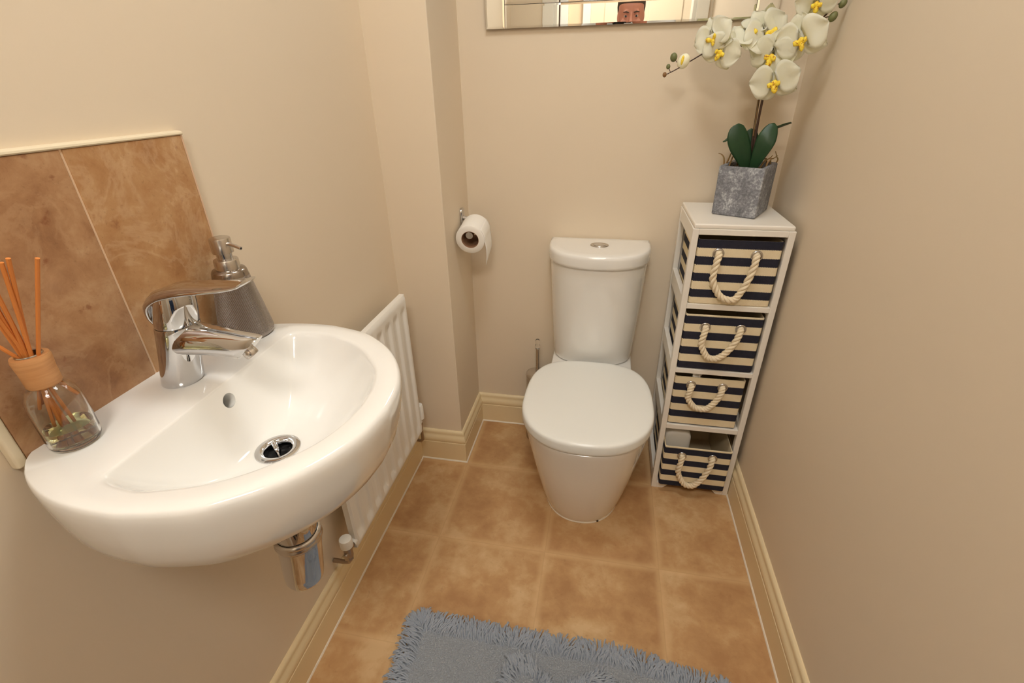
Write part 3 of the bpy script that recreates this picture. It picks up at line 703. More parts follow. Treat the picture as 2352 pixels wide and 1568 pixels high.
def rope_strands(path, R=.0078, r=.0046, turns=8):
    path = catmull(path, 90); m = MB(); n = len(path)
    T = [(path[min(n - 1, i + 1)] - path[max(0, i - 1)]).normalized() for i in range(n)]
    N = Vector((0, -1, 0)); N = (N - T[0] * N.dot(T[0])).normalized(); frames = []
    for i in range(n):
        N = (N - T[i] * N.dot(T[i])).normalized(); frames.append((N.copy(), T[i].cross(N)))
    for s in range(3):
        pts = []
        for i in range(n):
            a = 2 * PI * (turns * i / (n - 1) + s / 3); u, b = frames[i]
            pts.append(path[i] + (u * math.cos(a) + b * math.sin(a)) * (R - r * .55))
        m.tube(pts, r, 8)
    return m
def basket(label, z0, h, yf, xl, xr, stripes, period, phase, g0, g1, gbot, lean=0.0):
    """open-topped canvas box; the handle hangs on two metal eyelets"""
    yb = cy1 - .026; T = .004
    t = thing('storage_basket', label, 'basket', ((xl + xr) / 2, yf, z0), 'striped canvas baskets in the white tower')
    fab = m_canvas('striped_canvas', z0, period, phase)
    def rect(x0, x1, y0, y1, z, r=.006, k=4):
        out = []
        for cx, cy, a0 in ((x1 - r, y1 - r, 0), (x0 + r, y1 - r, PI / 2), (x0 + r, y0 + r, PI), (x1 - r, y0 + r, 1.5 * PI)):
            for i in range(k + 1):
                a = a0 + i / k * PI / 2; out.append((cx + r * math.cos(a), cy + r * math.sin(a), z))
        return out
    MB().loft([rect(xl + .003, xr - .003, yf + .003, yb - .003, z0), rect(xl, xr, yf, yb, z0 + .003), rect(xl, xr, yf, yb, z0 + h - .001), rect(xl + .0015, xr - .0015, yf + .0015, yb - .0015, z0 + h),
               ], cap1=False).build('canvas_box', fab, t, smooth=40)
    MB().loft([rect(xl + .0012, xr - .0012, yf + .0012, yb - .0012, z0 + h - .0003), rect(xl + T - .001, xr - T + .001, yf + T - .001, yb - T + .001, z0 + h - .0003), rect(xl + T, xr - T, yf + T, yb - T, z0 + h - .002), rect(xl + T, xr - T, yf + T, yb - T, z0 + T)], cap0=False).build('lining', M['lining'], t, smooth=40)
    for g in (g0, g1):
        q = Vector((g[0], yf - .0006, g[1]))
        MB().lathe([(.0098, 0), (.0098, .0020), (.0112, .0032), (.0136, .0028), (.0152, .0008), (.0152, -.0006)], q, 28, (0, -1, 0), cap0=False, cap1=False, loop=True).build('eyelet', M['dullchrome'], t, smooth=60)
    y1 = yf - .0105
    a, b, c = g0, g1, gbot
    w = (b[0] - a[0])
    path = [(a[0], yf + .004, a[1] + .001), (a[0] + .001, yf - .005, a[1] - .002), (a[0] - .003, y1, lerp(a[1], c[1], .25)), (a[0] - .004, y1, lerp(a[1], c[1], .55)), (lerp(a[0], c[0], .22), y1 - .001, lerp(a[1], c[1], .82)), (lerp(a[0], c[0], .6), y1 - .002, lerp(a[1], c[1], .975)),
            (c[0] + .006, y1 - .002, c[1] + .001), (lerp(c[0], b[0], .42), y1 - .002, lerp(c[1], b[1], .16)), (lerp(c[0], b[0], .70), y1 - .001, lerp(c[1], b[1], .42)), (lerp(c[0], b[0], .90), y1, lerp(c[1], b[1], .75)), (b[0] - .001, yf - .005, b[1] - .002), (b[0], yf + .004, b[1] + .001)]
    rope_strands(path).build('rope_handle', M['rope'], t, smooth=60)
    return t
BF = cy0 + .003
BX0, BX1 = cx0 + P_ + .0025, cx1 - P_ - .0045
basket('striped basket with navy top edge, in the uppermost opening of the white tower', .7000, .183, BF, BX0, BX1, 0, .0468, .07, (.9192, .846), (1.015, .8435), (.972, .7215))
basket('striped basket in the second opening down, cream rim showing above its navy band', .4875, .179, BF + .001, BX0, BX1, 0, .0497, .50, (.9225, .628), (1.018, .6285), (.958, .534))
basket('striped basket in the third opening, its eyelets set in a navy band', .2770, .179, BF + .004, BX0, BX1 - .006, 0, .0500, .92, (.9145, .4275), (1.006, .4275), (.958, .350))
basket('lowest striped basket pulled forward with its open top showing, at the tower foot', .0345, .170, BF - .024, BX0 + .001, BX1 - .001, 0, .0470, .50, (.9215, .170), (1.0165, .172), (.962, .056))
# what pokes out of the baskets
tb = thing('plastic_tub', 'white rounded plastic tub lying in the lowest basket', 'tub', (.91, -.16, .039))
def rrect(x0, x1, y0, y1, z, r):
    out = []
    for cx, cy, a0 in ((x1 - r, y1 - r, 0), (x0 + r, y1 - r, PI / 2), (x0 + r, y0 + r, PI), (x1 - r, y0 + r, 1.5 * PI)):
        for i in range(7):
            a = a0 + i / 6 * PI / 2; out.append((cx + r * math.cos(a), cy + r * math.sin(a), z))
    return out
def tubring(s, ins):
    # rounded-rectangle section in the x-z plane, pushed along y
    return [(x, s, z) for x, z, _ in rrect(.871 + ins, .952 - ins, .0395 + ins, .2265 - ins, 0, .026 - ins * .4)]
MB().loft([tubring(-.060, .004), tubring(-.066, 0), tubring(-.205, 0), tubring(-.208, .0015)]).build('tub_body', M['plastic'], tb, smooth=40)
MB().loft([tubring(-.208, .0030), tubring(-.210, -.0005), tubring(-.232, -.0005), tubring(-.2355, .0015), tubring(-.2375, .005), tubring(-.2385, .012)]).build('tub_lid', M['plastic'], tb, smooth=40)
def tis(u, v):
    x = lerp(.912, .942, u) + .004 * v; return (x - .008 * (1 - v) * (u - .5), -.255 - .010 * math.sin(u * 5 + v * 2) * .5 + .01 * v, lerp(.445, .4695 - .006 * u, v))
m = MB(); m.grid(tis, 8, 6); ti = tag(settle(m.build('tissue', M['paper'], None, smooth=180, recalc=False, solid=.001)), 'scrap of white tissue poking over the rim of the third basket', 'tissue')

# ------------------------------------------------------------------ potted orchid
PZ = .9237
p1, p2 = Vector((.906, -.1534)), Vector((1.007, -.2054)); e1 = (p2 - p1).normalized(); e2 = Vector((-e1.y, e1.x))
w1, w2, ph_ = .1135, .136, .128
oc_ = p1 + e1 * w1 / 2 + e2 * w2 / 2
orc = thing('potted_orchid', 'white moth orchid in a square grey cement pot on top of the tower', 'orchid', (oc_.x, oc_.y, PZ))
def sq(ins, z, r=.004):
    out = []
    hx, hy = w1 / 2 - ins, w2 / 2 - ins
    for sx_, sy_, a0 in ((1, 1, 0), (-1, 1, PI / 2), (-1, -1, PI), (1, -1, 1.5 * PI)):
        for i in range(4):
            a = a0 + i / 3 * PI / 2; q = oc_ + e1 * (sx_ * (hx - r) + r * math.cos(a)) + e2 * (sy_ * (hy - r) + r * math.sin(a)); out.append((q.x, q.y, z))
    return out
MB().loft([sq(.003, PZ), sq(0, PZ + .003), sq(-.0005, PZ + ph_ - .004), sq(.001, PZ + ph_ - .0005), sq(.003, PZ + ph_), sq(.010, PZ + ph_ - .001), sq(.011, PZ + ph_ - .004), sq(.012, PZ + ph_ - .03)], cap1=False).build('pot', M['pot'], orc, smooth=30)
def soil(u, v):
    q = oc_ + e1 * lerp(-.046, .046, u) + e2 * lerp(-.046, .046, v)
    return (q.x, q.y, PZ + ph_ - .010 + .007 * noise.noise(Vector((u * 9, v * 9, 1))) - .012 * max(abs(u - .5), abs(v - .5)) ** 2)
m = MB(); m.grid(soil, 26, 26); m.build('moss', M['moss'], orc, smooth=180, recalc=False)
GZ = PZ + ph_ - .008
def leaf(path, w, side, thick=.0016, fold=.18):
    path = catmull(path, 18); side = Vector(side).normalized(); m = MB(); n = len(path)
    def fn(u, v):
        i = v * (n - 1); k = min(int(i), n - 2); p = path[k].lerp(path[k + 1], i - k)
        T = (path[min(n - 1, k + 1)] - path[k]).normalized(); s = (side - T * side.dot(T)).normalized(); nn = T.cross(s)
        ww = w * (.30 + .70 * math.sin(min(1, v * 1.35 + .0) * PI / 2)) * math.sqrt(max(0, 1 - max(0, (v - .45) / .55) ** 2.4)) + .0006
        x = (u - .5) * 2
        return p + s * x * ww + nn * (fold * ww * abs(x) ** 1.4)
    m.grid(fn, 10, 22)
    return m.build('leaf', M['leaf'], orc, smooth=180, recalc=False, solid=thick)
leaf([(.984, -.128, GZ - .01), (.966, -.135, 1.075), (.944, -.138, 1.118), (.939, -.130, 1.152)], .0290, (1, .25, .25))
leaf([(.992, -.135, GZ - .01), (1.000, -.147, 1.080), (1.010, -.150, 1.118), (1.0235, -.135, 1.153)], .0235, (.75, -.3, -.5))
leaf([(.995, -.122, GZ - .01), (1.008, -.121, 1.095), (1.026, -.115, 1.130), (1.048, -.108, 1.141), (1.076, -.098, 1.150)], .0165, (.2, 1, -.25))
leaf([(.986, -.104, GZ - .01), (.968, -.102, 1.085), (.950, -.104, 1.112), (.932, -.110, 1.118), (.911, -.118, 1.106)], .013, (.1, 1, .2))
leaf([(.990, -.095, GZ - .01), (.986, -.088, 1.085), (.988, -.084, 1.112), (.984, -.080, 1.136)], .019, (1, -.1, 0))
stA = catmull([(.998, -.11, GZ - .01), (.991, -.11, 1.133), (.988, -.12, 1.213), (.994, -.115, 1.281), (1.020, -.130, 1.333), (1.058, -.155, 1.362), (1.079, -.172, 1.387), (1.090, -.175, 1.420)], 50)
MB().tube(stA, [lerp(.0033, .0014, (i / 50) ** 1.3) for i in range(51)], 10).build('flower_stem', M['stem'], orc)
stB = catmull([(.993, -.105, GZ - .01), (.986, -.105, 1.133), (.982, -.105, 1.212), (.980, -.098, 1.273), (.962, -.095, 1.318), (.915, -.098, 1.326), (.862, -.110, 1.3235), (.832, -.12, 1.313), (.802, -.130, 1.297), (.767, -.140, 1.278), (.742, -.140, 1.266)], 60)
MB().tube(stB, [lerp(.0028, .0010, (i / 60) ** 1.2) for i in range(61)], 10).build('flower_stem', M['stem'], orc)
MB().tube(catmull([(.975, -.108, 1.224), (.9805, -.108, 1.205), (.983, -.108, 1.18), (.986, -.108, 1.12)], 12), .0012, 6).build('raffia_tie', M['root'], orc)
for a_, b_, r_ in (((1.0885, -.176, 1.395), (1.098, -.178, 1.396), .0085), ((1.072, -.168, 1.372), (1.0845, -.178, 1.372), .0098)):
    MB().tube([Vector(a_), Vector(a_).lerp(Vector(b_), .5) + Vector((0, 0, .001)), b_], .0011, 6).build('bud_stalk', M['stem'], orc)
    MB().ball(b_, r_, 18, 12, (.85, .85, 1.12), Matrix.Rotation(.5, 3, 'Y')).build('bud', M['bud'], orc)
for a_, b_, r_, mt in (((.775, -.138, 1.281), (.757, -.125, 1.304), .0095, 'bud'), ((.752, -.140, 1.271), (.745, -.141, 1.2835), .0056, 'bud'), ((.742, -.140, 1.266), (.7385, -.140, 1.266), .0056, 'bud_brown')):
    MB().tube([Vector(a_), Vector(a_).lerp(Vector(b_), .5), b_], .0009, 6).build('bud_stalk', M['stem'], orc)
    MB().ball(b_, r_, 18, 12, (.9, .9, 1.1)).build('bud', M[mt], orc)
# half-open cream bud on the left spray: cupped petals
hb = MB().ball((.781, -.134, 1.2945), .0165, 20, 14, (.86, .78, 1.08), Matrix.Rotation(.45, 3, 'Y')).build('opening_bud', M['bud_cream'], orc)
MB().ball((.777, -.1435, 1.2965), .0085, 14, 10, (.45, .55, 1.25), Matrix.Rotation(.15, 3, 'Y')).build('bud_heart', M['lip'], hb)
def petal(m, c, X, Y, Z, a, L, W, cup, back, tip, lift):
    """petal pointing at angle a in the flower plane (X right, Y up, Z toward viewer), all sharing the centre vertex"""
    d = X * math.cos(a) + Y * math.sin(a); s = -X * math.sin(a) + Y * math.cos(a)
    nu, nv = 8, 9; rows = []
    ph = random.uniform(0, 6)
    for j in range(1, nv + 1):
        v = j / nv; row = []
        w = W * (math.sin(PI * min(1, v * .93 + .03) ** tip)) ** .75
        for i in range(nu + 1):
            x = (i / nu - .5) * 2
            ln = L * v * (1 - .05 * x * x * v)
            zz = lift * min(1, v * 3) + cup * (x * x) * w - back * v * v * L + .0022 * math.sin(x * 5 + ph) * v + .0015 * math.sin(v * 9 + ph)
            row.append(c + d * ln + s * x * w + Z * zz)
        rows.append(row)
    b = m.add([p for r in rows for p in r], [])
    for i in range(nu): m.f.append((0, b + i, b + i + 1))
    for j in range(nv - 1):
        for i in range(nu):
            p = b + j * (nu + 1) + i; m.f.append((p, p + 1, p + nu + 2, p + nu + 1))
def flower(c, face, size, roll=0.0, up=(0, 0, 1), lip=True):
    c = Vector(c); Z = Vector(face).normalized(); u = Vector(up); X = u.cross(Z).normalized(); Y = Z.cross(X)
    R_ = Matrix.Rotation(roll, 3, Z); X = R_ @ X; Y = R_ @ Y
    m = MB(); m.add([tuple(c)], [])
    for a, L, W, cup, back, tip in ((90, .54, .25, .06, .10, .95), (218, .53, .24, .06, .10, .95), (322, .53, .24, .06, .10, .95)):
        petal(m, c, X, Y, Z, math.radians(a), L * size, W * size, cup, back, tip, -.045 * size)
    for a in (12, 168):
        petal(m, c, X, Y, Z * 1.0, math.radians(a), .55 * size, .37 * size, .07, .02, .92, .03 * size)
    f = m.build('flower', M['petal'], orc, smooth=180, recalc=False, solid=.0007)
    if lip:
        l = MB()
        q = lambda x, y, z: c + (X * x + Y * y + Z * z) * size
        l.ball(q(0, -.03, .05), .075 * size, 14, 10, (.9, .8, .9))
        for sg in (-1, 1):
            l.tube([q(0, -.04, .05), q(sg * .055, -.05, .10), q(sg * .105, -.03, .145), q(sg * .125, .01, .165)], [.045 * size, .062 * size, .060 * size, .018 * size], 12, sx=.62)
        l.tube([q(0, -.05, .06), q(0, -.12, .10), q(0, -.19, .12), q(0, -.235, .15)], [.05 * size, .075 * size, .066 * size, .015 * size], 12, sx=.6)
        l.build('lip', M['lip'], f, smooth=70)
    return f
cam = Vector((.617, -1.576, 1.25))
def toward(c, dx=0, dz=0, dy=0):
    v = (cam - Vector(c)).normalized(); return v + Vector((dx, dy, dz))
flower((.999, -.150, 1.247), toward((.999, -.15, 1.24), -.1, -.25), .104, .25)
flower((.984, -.142, 1.303), toward((.98, -.15, 1.3), -.35, -.25), .100, -.2)
flower((1.030, -.178, 1.332), toward((1.03, -.18, 1.33), -.25, -.15), .104, .35)
flower((.968, -.112, 1.349), toward((.968, -.11, 1.35), .55, .35), .112, .5)
flower((.845, -.125, 1.344), toward((.845, -.12, 1.345), -.65, .15), .092, .5)
flower((.866, -.135, 1.3145), toward((.866, -.13, 1.31), -.15, -.15), .088, -.45)
flower((.928, -.112, 1.352), toward((.928, -.11, 1.35), .15, 1.1), .085, .9)
flower((1.043, -.180, 1.400), toward((1.04, -.18, 1.395), .1, -.3), .080, .1)
for p_ in ([(.925, -.118, GZ - .004), (.921, -.119, 1.065), (.914, -.118, 1.0745), (.905, -.118, 1.078)], [(.930, -.105, GZ - .004), (.936, -.108, 1.064), (.940, -.106, 1.078), (.943, -.104, 1.090)], [(.936, -.120, GZ - .004), (.942, -.116, 1.063), (.945, -.112, 1.075), (.941, -.109, 1.084)],
           [(.965, -.090, GZ - .004), (.962, -.092, 1.062), (.957, -.095, 1.072), (.949, -.097, 1.079)], [(1.012, -.130, GZ - .004), (1.022, -.128, 1.060), (1.034, -.125, 1.067), (1.041, -.122, 1.074)], [(1.022, -.150, GZ - .004), (1.024, -.150, 1.058), (1.030, -.146, 1.066), (1.032, -.142, 1.072)],
           [(1.060, -.085, GZ - .004), (1.066, -.088, 1.058), (1.062, -.088, 1.066), (1.056, -.086, 1.080)], [(1.050, -.095, GZ - .004), (1.045, -.098, 1.060), (1.052, -.096, 1.063), (1.062, -.092, 1.070)], [(1.035, -.112, GZ - .004), (1.030, -.114, 1.062), (1.024, -.116, 1.064), (1.014, -.118, 1.058)]):
    MB().tube(catmull(p_, 12), [lerp(.0024, .0010, i / 12) for i in range(13)], 7).build('dried_root', M['root'], orc)

# ------------------------------------------------------------------ mirror
mx0, mx1, mz0, mz1, fw_ = .2445, 1.0135, 1.390, 2.05, .0555
mi = thing('wall_mirror', 'wide wall mirror with a mirrored strip border above the toilet', 'mirror', ((mx0 + mx1) / 2, BW, mz0))
MB().box(mx0 + .001, mx1 - .001, BW - .008, BW, mz0 + .001, mz1 - .001).build('backing_board', M['mirroredge'], mi, smooth=0)
def bevel_pane(name, x0, x1, z0, z1, y, bev, dep):
    m = MB()
    m.loft([[(a, yy, b) for a, b in ((x0 + i, z0 + i), (x1 - i, z0 + i), (x1 - i, z1 - i), (x0 + i, z1 - i))] for yy, i in ((y + dep * 2.2, 0), (y + dep, 0), (y, bev))])
    return m.build(name, M['mirror'], mi, smooth=0)
YM = BW - .013
bevel_pane('mirror_glass', mx0 + fw_, mx1 - fw_, mz0 + fw_, mz1 - fw_, YM, .006, .0006)
bevel_pane('mirror_strip', mx0, mx0 + fw_ - .0012, mz0, mz1, YM, .005, .0005)
bevel_pane('mirror_strip', mx1 - fw_ + .0012, mx1, mz0, mz1, YM, .005, .0005)
bevel_pane('mirror_strip', mx0 + fw_, mx1 - fw_, mz0, mz0 + fw_ - .0012, YM, .005, .0005)
bevel_pane('mirror_strip', mx0 + fw_, mx1 - fw_, mz1 - fw_ + .0012, mz1, YM, .005, .0005)

# ------------------------------------------------------------------ bath mat
BX_, BXE, BYF, BYB = .230, .956, -1.34, -.893      # flat woven field; the shaggy border lies outside
bm_ = thing('bath_mat', 'grey shaggy-edged bath mat on the tiled floor', 'bath mat', ((BX_ + BXE) / 2, (BYF + BYB) / 2, 0))
skew = lambda x, y: y - .045 * sstep(.70, 1.06, x) 
def field(u, v):
    x = lerp(BX_ - .028, BXE + .028, u); y = lerp(BYF - .028, BYB + .028, v)
    e = min(u, 1 - u, v, 1 - v); z = .011 * sstep(0, .012, e) + .001
    z += .0012 * noise.noise(Vector((x * 60, y * 60, 0))) + .0010 * noise.noise(Vector((x * 190, y * 190, 3)))
    return (x, skew(x, y), max(.0006, z))
m = MB(); m.grid(field, 200, 120); m.build('woven_field', M['mat'], bm_, smooth=180, recalc=False)
def strand(m, root, d, L, r):
    d = Vector(d).normalized(); side = Vector((-d.y, d.x, 0))
    k = random.uniform(-.3, .3)
    pts = [Vector(root), Vector(root) + d * L * .35 + Vector((0, 0, L * .28)), Vector(root) + d * L * .72 + side * k * L * .3 + Vector((0, 0, L * .26)), Vector(root) + d * L + side * k * L * .6 + Vector((0, 0, L * .02))]
    pts = catmull(pts, 5)
    for p in pts: p.z = max(p.z, r * .8)
    m.tube(pts, [r * .9, r, r * 1.05, r * 1.05, r, r * .55], 5, cap=True)
rnd = random.Random(3)
mb = MB()
per = []
W_, H_ = BXE - BX_, BYB - BYF
step = .0050
def edge_pts():
    for i in range(int(W_ / step)): yield BX_ + i * step, BYB, 0, 1
    for i in range(int(W_ / step)): yield BX_ + i * step, BYF, 0, -1
    for i in range(int(H_ / step)): yield BX_, BYF + i * step, -1, 0
    for i in range(int(H_ / step)): yield BXE, BYF + i * step, 1, 0
for ex, ey, nx, ny in list(edge_pts()):
    for k in range(6):
        q = -.006 + k * .0072 + rnd.uniform(-.003, .003)
        x = ex + nx * q + rnd.uniform(-.003, .003); y = ey + ny * q + rnd.uniform(-.003, .003)
        clump = noise.noise(Vector((x * 22, y * 22, 5))) * 1.4
        a = math.atan2(ny, nx) + clump * .9 + rnd.uniform(-.35, .35)
        strand(mb, (x, skew(x, y), .010 if k < 5 else .006), (math.cos(a), math.sin(a), .12), rnd.uniform(.017, .026), .0019)
for cx, cy in ((BX_, BYB), (BXE, BYB), (BX_, BYF), (BXE, BYF)):
    sx_ = -1 if cx == BX_ else 1; sy_ = 1 if cy == BYB else -1
    for k in range(130):
        r_ = math.sqrt(rnd.random()) * .036; th = rnd.uniform(0, PI / 2)
        x, y = cx + sx_ * r_ * math.cos(th), cy + sy_ * r_ * math.sin(th)
        a = math.atan2(sy_ * math.sin(th), sx_ * math.cos(th)) + rnd.uniform(-.4, .4)
        strand(mb, (x, skew(x, y), .008), (math.cos(a), math.sin(a), .12), rnd.uniform(.017, .026), .0019)
o = mb.build('shaggy_border', M['shag'], bm_, smooth=60, recalc=False); o['kind'] = 'stuff'
mb = MB()
for k in range(2600):
    th = rnd.uniform(0, 2 * PI); r_ = .148 - .042 * math.cos(6 * (th - PI / 2)) + rnd.uniform(-.020, .020)
    x, y = .590 + r_ * math.cos(th) * 1.05, -1.108 + r_ * math.sin(th)
    a = th + noise.noise(Vector((x * 26, y * 26, 2))) * 2.6 + rnd.uniform(-.4, .4)
    strand(mb, (x, skew(x, y), .011), (math.cos(a), math.sin(a), .25), rnd.uniform(.015, .024), .0019)
o = mb.build('shaggy_motif', M['shag'], bm_, smooth=60, recalc=False); o['kind'] = 'stuff'


# ------------------------------------------------------------------ the person behind the camera, seen in the mirror
PX, PY = .672, -2.045
def fuse(m, name, mat, parent, voxel, smooth_it=4):
    """several overlapping volumes remeshed into ONE continuous surface"""
    o = m.build(name, mat, parent, smooth=180)
    r = o.modifiers.new('fuse', 'REMESH'); r.mode = 'VOXEL'; r.voxel_size = voxel
    sm = o.modifiers.new('soft', 'SMOOTH'); sm.factor = .5; sm.iterations = smooth_it
    dg = bpy.context.evaluated_depsgraph_get(); me = bpy.data.meshes.new_from_object(o.evaluated_get(dg))
    o.modifiers.clear(); o.data = me; me.polygons.foreach_set('use_smooth', [True] * len(me.polygons))
    if not me.materials: me.materials.append(mat)
    return o
def limb(m, pts, rad, n=16, sx=1.0):
    pts = catmull([(PX + x, PY + y, z) for x, y, z in pts], 24); k = len(rad) - 1
    m.tube(pts, [interp([(i, r) for i, r in enumerate(rad)], t / 24 * k) for t in range(25)], n, sx=sx)
    m.ball(pts[0], rad[0] * .98, 14, 10); m.ball(pts[-1], rad[-1] * .98, 14, 10)
def trunk(m, secs, extra=0):
    m.loft([[(PX + cx + (hx + extra) * math.copysign(abs(math.cos(a)) ** .85, math.cos(a)), PY + cy + (hy + extra) * math.copysign(abs(math.sin(a)) ** .85, math.sin(a)), z) for a in [2 * PI * k / 28 for k in range(28)]] for z, cx, cy, hx, hy in secs])
pe = thing('person', 'person in pale shirt and jeans holding a camera, reflected in the mirror', 'person', (PX, PY, 0))
TR = [(.86, 0, 0, .155, .11), (.93, 0, 0, .17, .118), (1.02, 0, .005, .155, .108), (1.12, 0, .008, .15, .10), (1.25, 0, .01, .168, .108), (1.36, 0, .008, .175, .10), (1.42, 0, .005, .15, .078), (1.465, 0, .012, .085, .06), (1.49, 0, .018, .058, .052)]
ARMS = []
for s, sh, el, wr in ((1, (.160, .0, 1.382), (.232, .085, 1.150), (.062, .318, 1.205)), (-1, (-.160, .0, 1.382), (-.245, .085, 1.150), (-.160, .318, 1.205))): ARMS.append((s, sh, el, wr))
HC = Vector((PX + .008, PY + .068, 1.612)); HR = Matrix.Rotation(math.radians(-10), 3, 'X')
HP = [(-.118, .020, .070, .030), (-.110, .036, .083, .010), (-.092, .047, .090, -.020), (-.065, .057, .092, -.052), (-.04, .064, .092, -.075), (-.015, .069, .090, -.090), (.0, .071, .086, -.096), (.022, .0735, .090, -.100), (.05, .0745, .089, -.102), (.075, .070, .079, -.097), (.097, .058, .060, -.082), (.113, .038, .034, -.055), (.121, .014, .005, -.025)]
def hring(z, w, f, b, e=0, n=28):
    out = []; cy = (f + b) / 2; hy = (f - b) / 2 + e
    for k in range(n):
        a = 2 * PI * k / n; out.append(HC + HR @ Vector(((w + e) * math.cos(a), cy + hy * math.sin(a), z)))
    return out
hp = lambda x, y, z: HC + HR @ Vector((x, y, z))
m = MB()
trunk(m, TR)
limb(m, [(0, .018, 1.46), (0, .03, 1.50), (0, .045, 1.56)], [.060, .054, .054])
m.loft([hring(*q) for q in HP])
m.tube([hp(0, .086, .012), hp(0, .098, -.012), hp(0, .109, -.032), hp(0, .094, -.045)], [.008, .010, .0135, .008], 12, sx=1.1)
for s in (-1, 1):
    m.ball(hp(s * .012, .094, -.038), .008, 10, 8); m.ball(hp(s * .040, .072, -.035), .022, 12, 8, (1, .7, .9)); m.ball(hp(s * .030, .083, .022), .013, 12, 8, (1.6, .7, .55))
    m.ball(hp(s * .031, .0800, .0075), .0105, 12, 8, (1.25, 1, .8)); m.ball(hp(s * .031, .0790, -.0085), .0090, 12, 8, (1.25, 1, .8)); m.ball(hp(s * .073, -.008, -.012), .030, 14, 10, (.28, .62, 1.05), HR)
m.ball(hp(0, .088, -.064), .010, 12, 8, (2.1, .75, .5)); m.ball(hp(0, .087, -.074), .010, 12, 8, (1.8, .8, .55)); m.ball(hp(0, .080, -.100), .018, 12, 8)
for s, sh, el, wr in ARMS:
    limb(m, [sh, tuple(lerp(a, b, .5) for a, b in zip(sh, el)), el], [.052, .045, .039]); limb(m, [el, tuple(lerp(a, b, .4) for a, b in zip(el, wr)), wr], [.041, .038, .026])
    ccx = -.055; px_ = ccx + s * .078
    pal = [wr, (lerp(wr[0], px_, .5), .350, 1.222), (px_, .388, 1.245)]
    pp = catmull([(PX + x, PY + y, z) for x, y, z in pal], 8)
    m.tube(pp, [.024, .026, .030, .033, .036, .037, .036, .033, .026], 14, sx=.42, up=(0, .3, 1))
    for k, (L, dz) in enumerate(((.95, .026), (1.06, .008), (1.0, -.010), (.80, -.027))):
        z = 1.250 + dz; b = [(px_, .398, z), (px_ - s * .002, .428, z + .003), (px_ - s * .016 * L, .440, z + .003), (px_ - s * .036 * L, .437, z), (px_ - s * .052 * L, .431, z - .002)]
        m.tube(catmull([(PX + x, PY + y, q) for x, y, q in b], 14), [lerp(.0092, .0072, i / 14) for i in range(15)], 10)
        e = b[-1]; m.ball((PX + e[0], PY + e[1], e[2]), .0072, 10, 8)
    th = [(lerp(wr[0], px_, .6), .355, 1.235), (px_ - s * .012, .352, 1.262), (px_ - s * .030, .350, 1.278), (px_ - s * .046, .352, 1.284)]
    m.tube(catmull([(PX + x, PY + y, q) for x, y, q in th], 12), [lerp(.012, .0085, i / 12) for i in range(13)], 10); m.ball((PX + th[-1][0], PY + th[-1][1], th[-1][2]), .0085, 10, 8)
LEGS = [[(s * .085, 0, .90), (s * .095, .008, .70), (s * .10, .012, .50), (s * .10, -.004, .30), (s * .10, -.015, .09)] for s in (-1, 1)]
for L in LEGS: limb(m, L, [.088, .078, .056, .052, .037])
fuse(m, 'body', M['skin'], pe, .0045)
m = MB(); trunk(m, TR[:-1], .014); m.loft([[(PX + (.062) * math.cos(a), PY + .016 + .058 * math.sin(a), z) for a in [2 * PI * k / 24 for k in range(24)]] for z in (1.44, 1.492)])
for s, sh, el, wr in ARMS:
    limb(m, [sh, tuple(lerp(a, b, .5) for a, b in zip(sh, el)), el], [.060, .053, .047]); w2_ = tuple(lerp(a, b, .86) for a, b in zip(el, wr)); limb(m, [el, tuple(lerp(a, b, .4) for a, b in zip(el, w2_)), w2_], [.048, .044, .036])
fuse(m, 'shirt', M['shirt'], pe, .007)
m = MB(); trunk(m, [(.84, 0, 0, .165, .118), (.90, 0, 0, .178, .125), (.98, 0, .002, .170, .120), (1.0, 0, .002, .168, .118)], .012)
for L in LEGS: limb(m, L, [.102, .092, .072, .068, .062])
fuse(m, 'jeans', M['denim'], pe, .008)
for s in (-1, 1):
    m = MB(); m.loft([[(PX + s * .10 + w * math.cos(a), PY - .015 + (f + b) / 2 + (f - b) / 2 * math.sin(a), z) for a in [2 * PI * k / 24 for k in range(24)]] for z, w, f, b in ((0, .046, .185, -.072), (.02, .050, .190, -.075), (.045, .048, .175, -.072), (.07, .043, .11, -.066), (.10, .040, .055, -.056))])
    m.build('shoe', M['shoe'], pe, smooth=60)
m = MB(); m.loft([hring(z, w, f, b, e) for z, w, f, b, e in ((-.045, .064, -.015, -.078, .006), (0, .071, .0, -.096, .008), (.035, .0745, .035, -.101, .009), (.050, .0735, .060, -.101, .009), (.066, .0715, .079, -.099, .010), (.080, .067, .078, -.095, .010), (.100, .054, .058, -.080, .010), (.115, .034, .030, -.052, .010), (.124, .012, .004, -.022, .008))])
m.build('hair', M['hair'], pe, smooth=180)
for s in (-1, 1):
    ey = MB().ball(hp(s * .031, .0790, 0), .0098, 16, 12).build('eye', M['eyewhite'], pe)
    MB().ball(hp(s * .031, .0868, -.001), .0062, 12, 8, (1, .55, 1)).build('iris', M['iris'], ey)
    MB().tube([hp(s * .014, .0975, .017), hp(s * .030, .0945, .0215), hp(s * .047, .083, .018)], [.0028, .0036, .0018], 8).build('eyebrow', M['hair'], pe)
cc_ = Vector((PX - .055, PY + .402, 1.25)); fwd = Vector((-.172, .864, -.472)).normalized(); rt_ = fwd.cross(Vector((0, 0, 1))).normalized(); up_ = rt_.cross(fwd)
dc = thing('photo_camera', 'black camera held in both hands by the person in the doorway', 'camera', cc_)
MB().obox(cc_ - fwd * .012, rt_, fwd, up_, .062, .022, .042).build('camera_body', M['blackplastic'], dc, smooth=0, bevel=.006)
MB().obox(cc_ - fwd * .012 + up_ * .05, rt_, fwd, up_, .022, .020, .014).build('viewfinder_hump', M['blackplastic'], dc, smooth=0, bevel=.005)
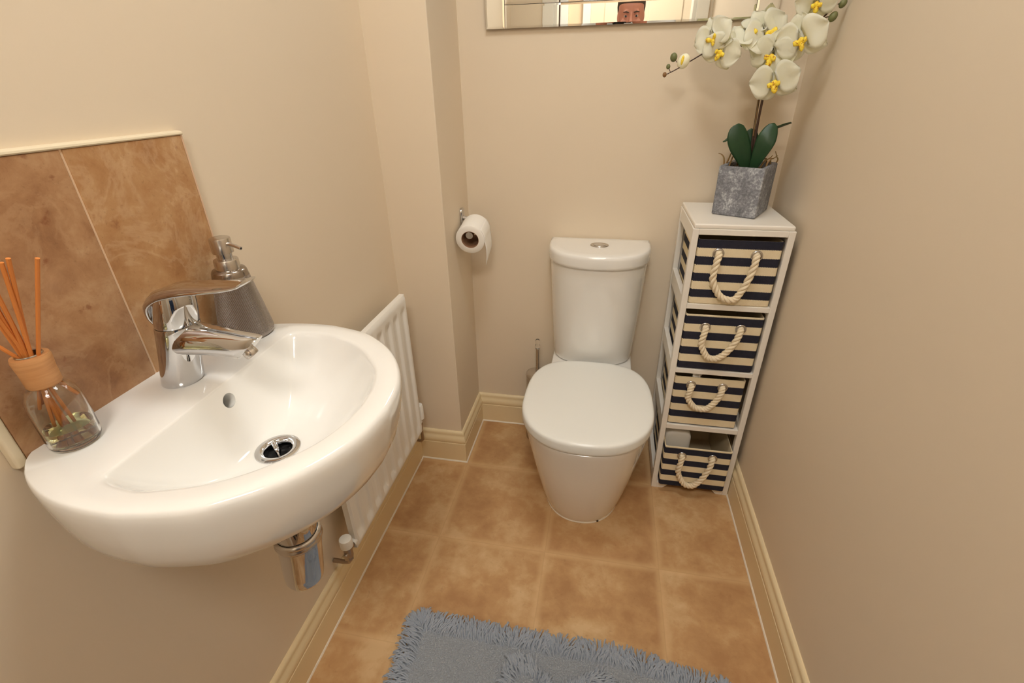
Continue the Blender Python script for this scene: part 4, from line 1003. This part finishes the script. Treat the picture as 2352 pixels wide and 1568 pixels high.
MB().lathe([(.030, .008), (.033, .012), (.033, .040), (.035, .042), (.035, .050), (.030, .0515), (.028, .046), (.0001, .044)], cc_, 36, fwd).build('lens', M['blackplastic'], dc, smooth=40)


# ------------------------------------------------------------------ lamps
lp = thing('ceiling_light', 'round white ceiling light above the room', 'ceiling light', (.58, -.80, CZ))
MB().lathe([(.20, 0), (.205, -.006), (.205, -.022), (.200, -.024), (.0001, -.024)], (.58, -.80, CZ), 48).build('lamp_base', M['whitegloss'], lp)
MB().lathe([(.195, -.0245), (.192, -.040), (.168, -.062), (.120, -.078), (.060, -.086), (.0001, -.088)], (.58, -.80, CZ), 48).build('lamp_shade', m_lamp((.96, 1.0, 1.0, 1), 17.5), lp, smooth=60)
hl = thing('hall_fill_light', 'round ceiling light added out in the hall as frontal fill', 'ceiling light', (.60, -2.12, CZ))  # unseen lamp, added to throw frontal fill light through the doorway
MB().lathe([(.24, 0), (.245, -.006), (.245, -.02), (.0001, -.02)], (.60, -2.12, CZ), 48).build('lamp_base', M['whitegloss'], hl)
MB().lathe([(.235, -.0205), (.232, -.04), (.20, -.062), (.14, -.08), (.07, -.088), (.0001, -.09)], (.60, -2.12, CZ), 48).build('lamp_shade', m_lamp((1.0, .94, .85, 1), 31.0), hl, smooth=60)

# ------------------------------------------------------------------ camera, world, colour
cd = bpy.data.cameras.new('camera'); co_ = bpy.data.objects.new('camera', cd); C.objects.link(co_)
pitch, yaw, roll = math.radians(-28.19516), math.radians(11.251458), math.radians(-1.08854)
Rm = Matrix.Rotation(yaw, 3, 'Z') @ Matrix.Rotation(pitch + PI / 2, 3, 'X') @ Matrix.Rotation(roll, 3, 'Z')
co_.matrix_world = Matrix.Translation((.61682, -1.57575, 1.25)) @ Rm.to_4x4()
cd.sensor_width = 36; cd.sensor_fit = 'HORIZONTAL'; cd.lens = 16.8249; cd.clip_start = .01; cd.clip_end = 50
sc = bpy.context.scene; sc.camera = co_
w = bpy.data.worlds.new('world'); sc.world = w; w.use_nodes = True
w.node_tree.nodes['Background'].inputs[0].default_value = (.9, .95, 1, 1); w.node_tree.nodes['Background'].inputs[1].default_value = .3
cy = sc.cycles; cy.use_light_tree = False
cy.max_bounces = 14; cy.diffuse_bounces = 5; cy.glossy_bounces = 6; cy.transmission_bounces = 14; cy.transparent_max_bounces = 8
cy.caustics_reflective = False; cy.caustics_refractive = True; cy.use_adaptive_sampling = True; cy.adaptive_threshold = .03
sc.view_settings.view_transform = 'Standard'; sc.view_settings.look = 'None'; sc.view_settings.gamma = 1; sc.view_settings.exposure = 0.09
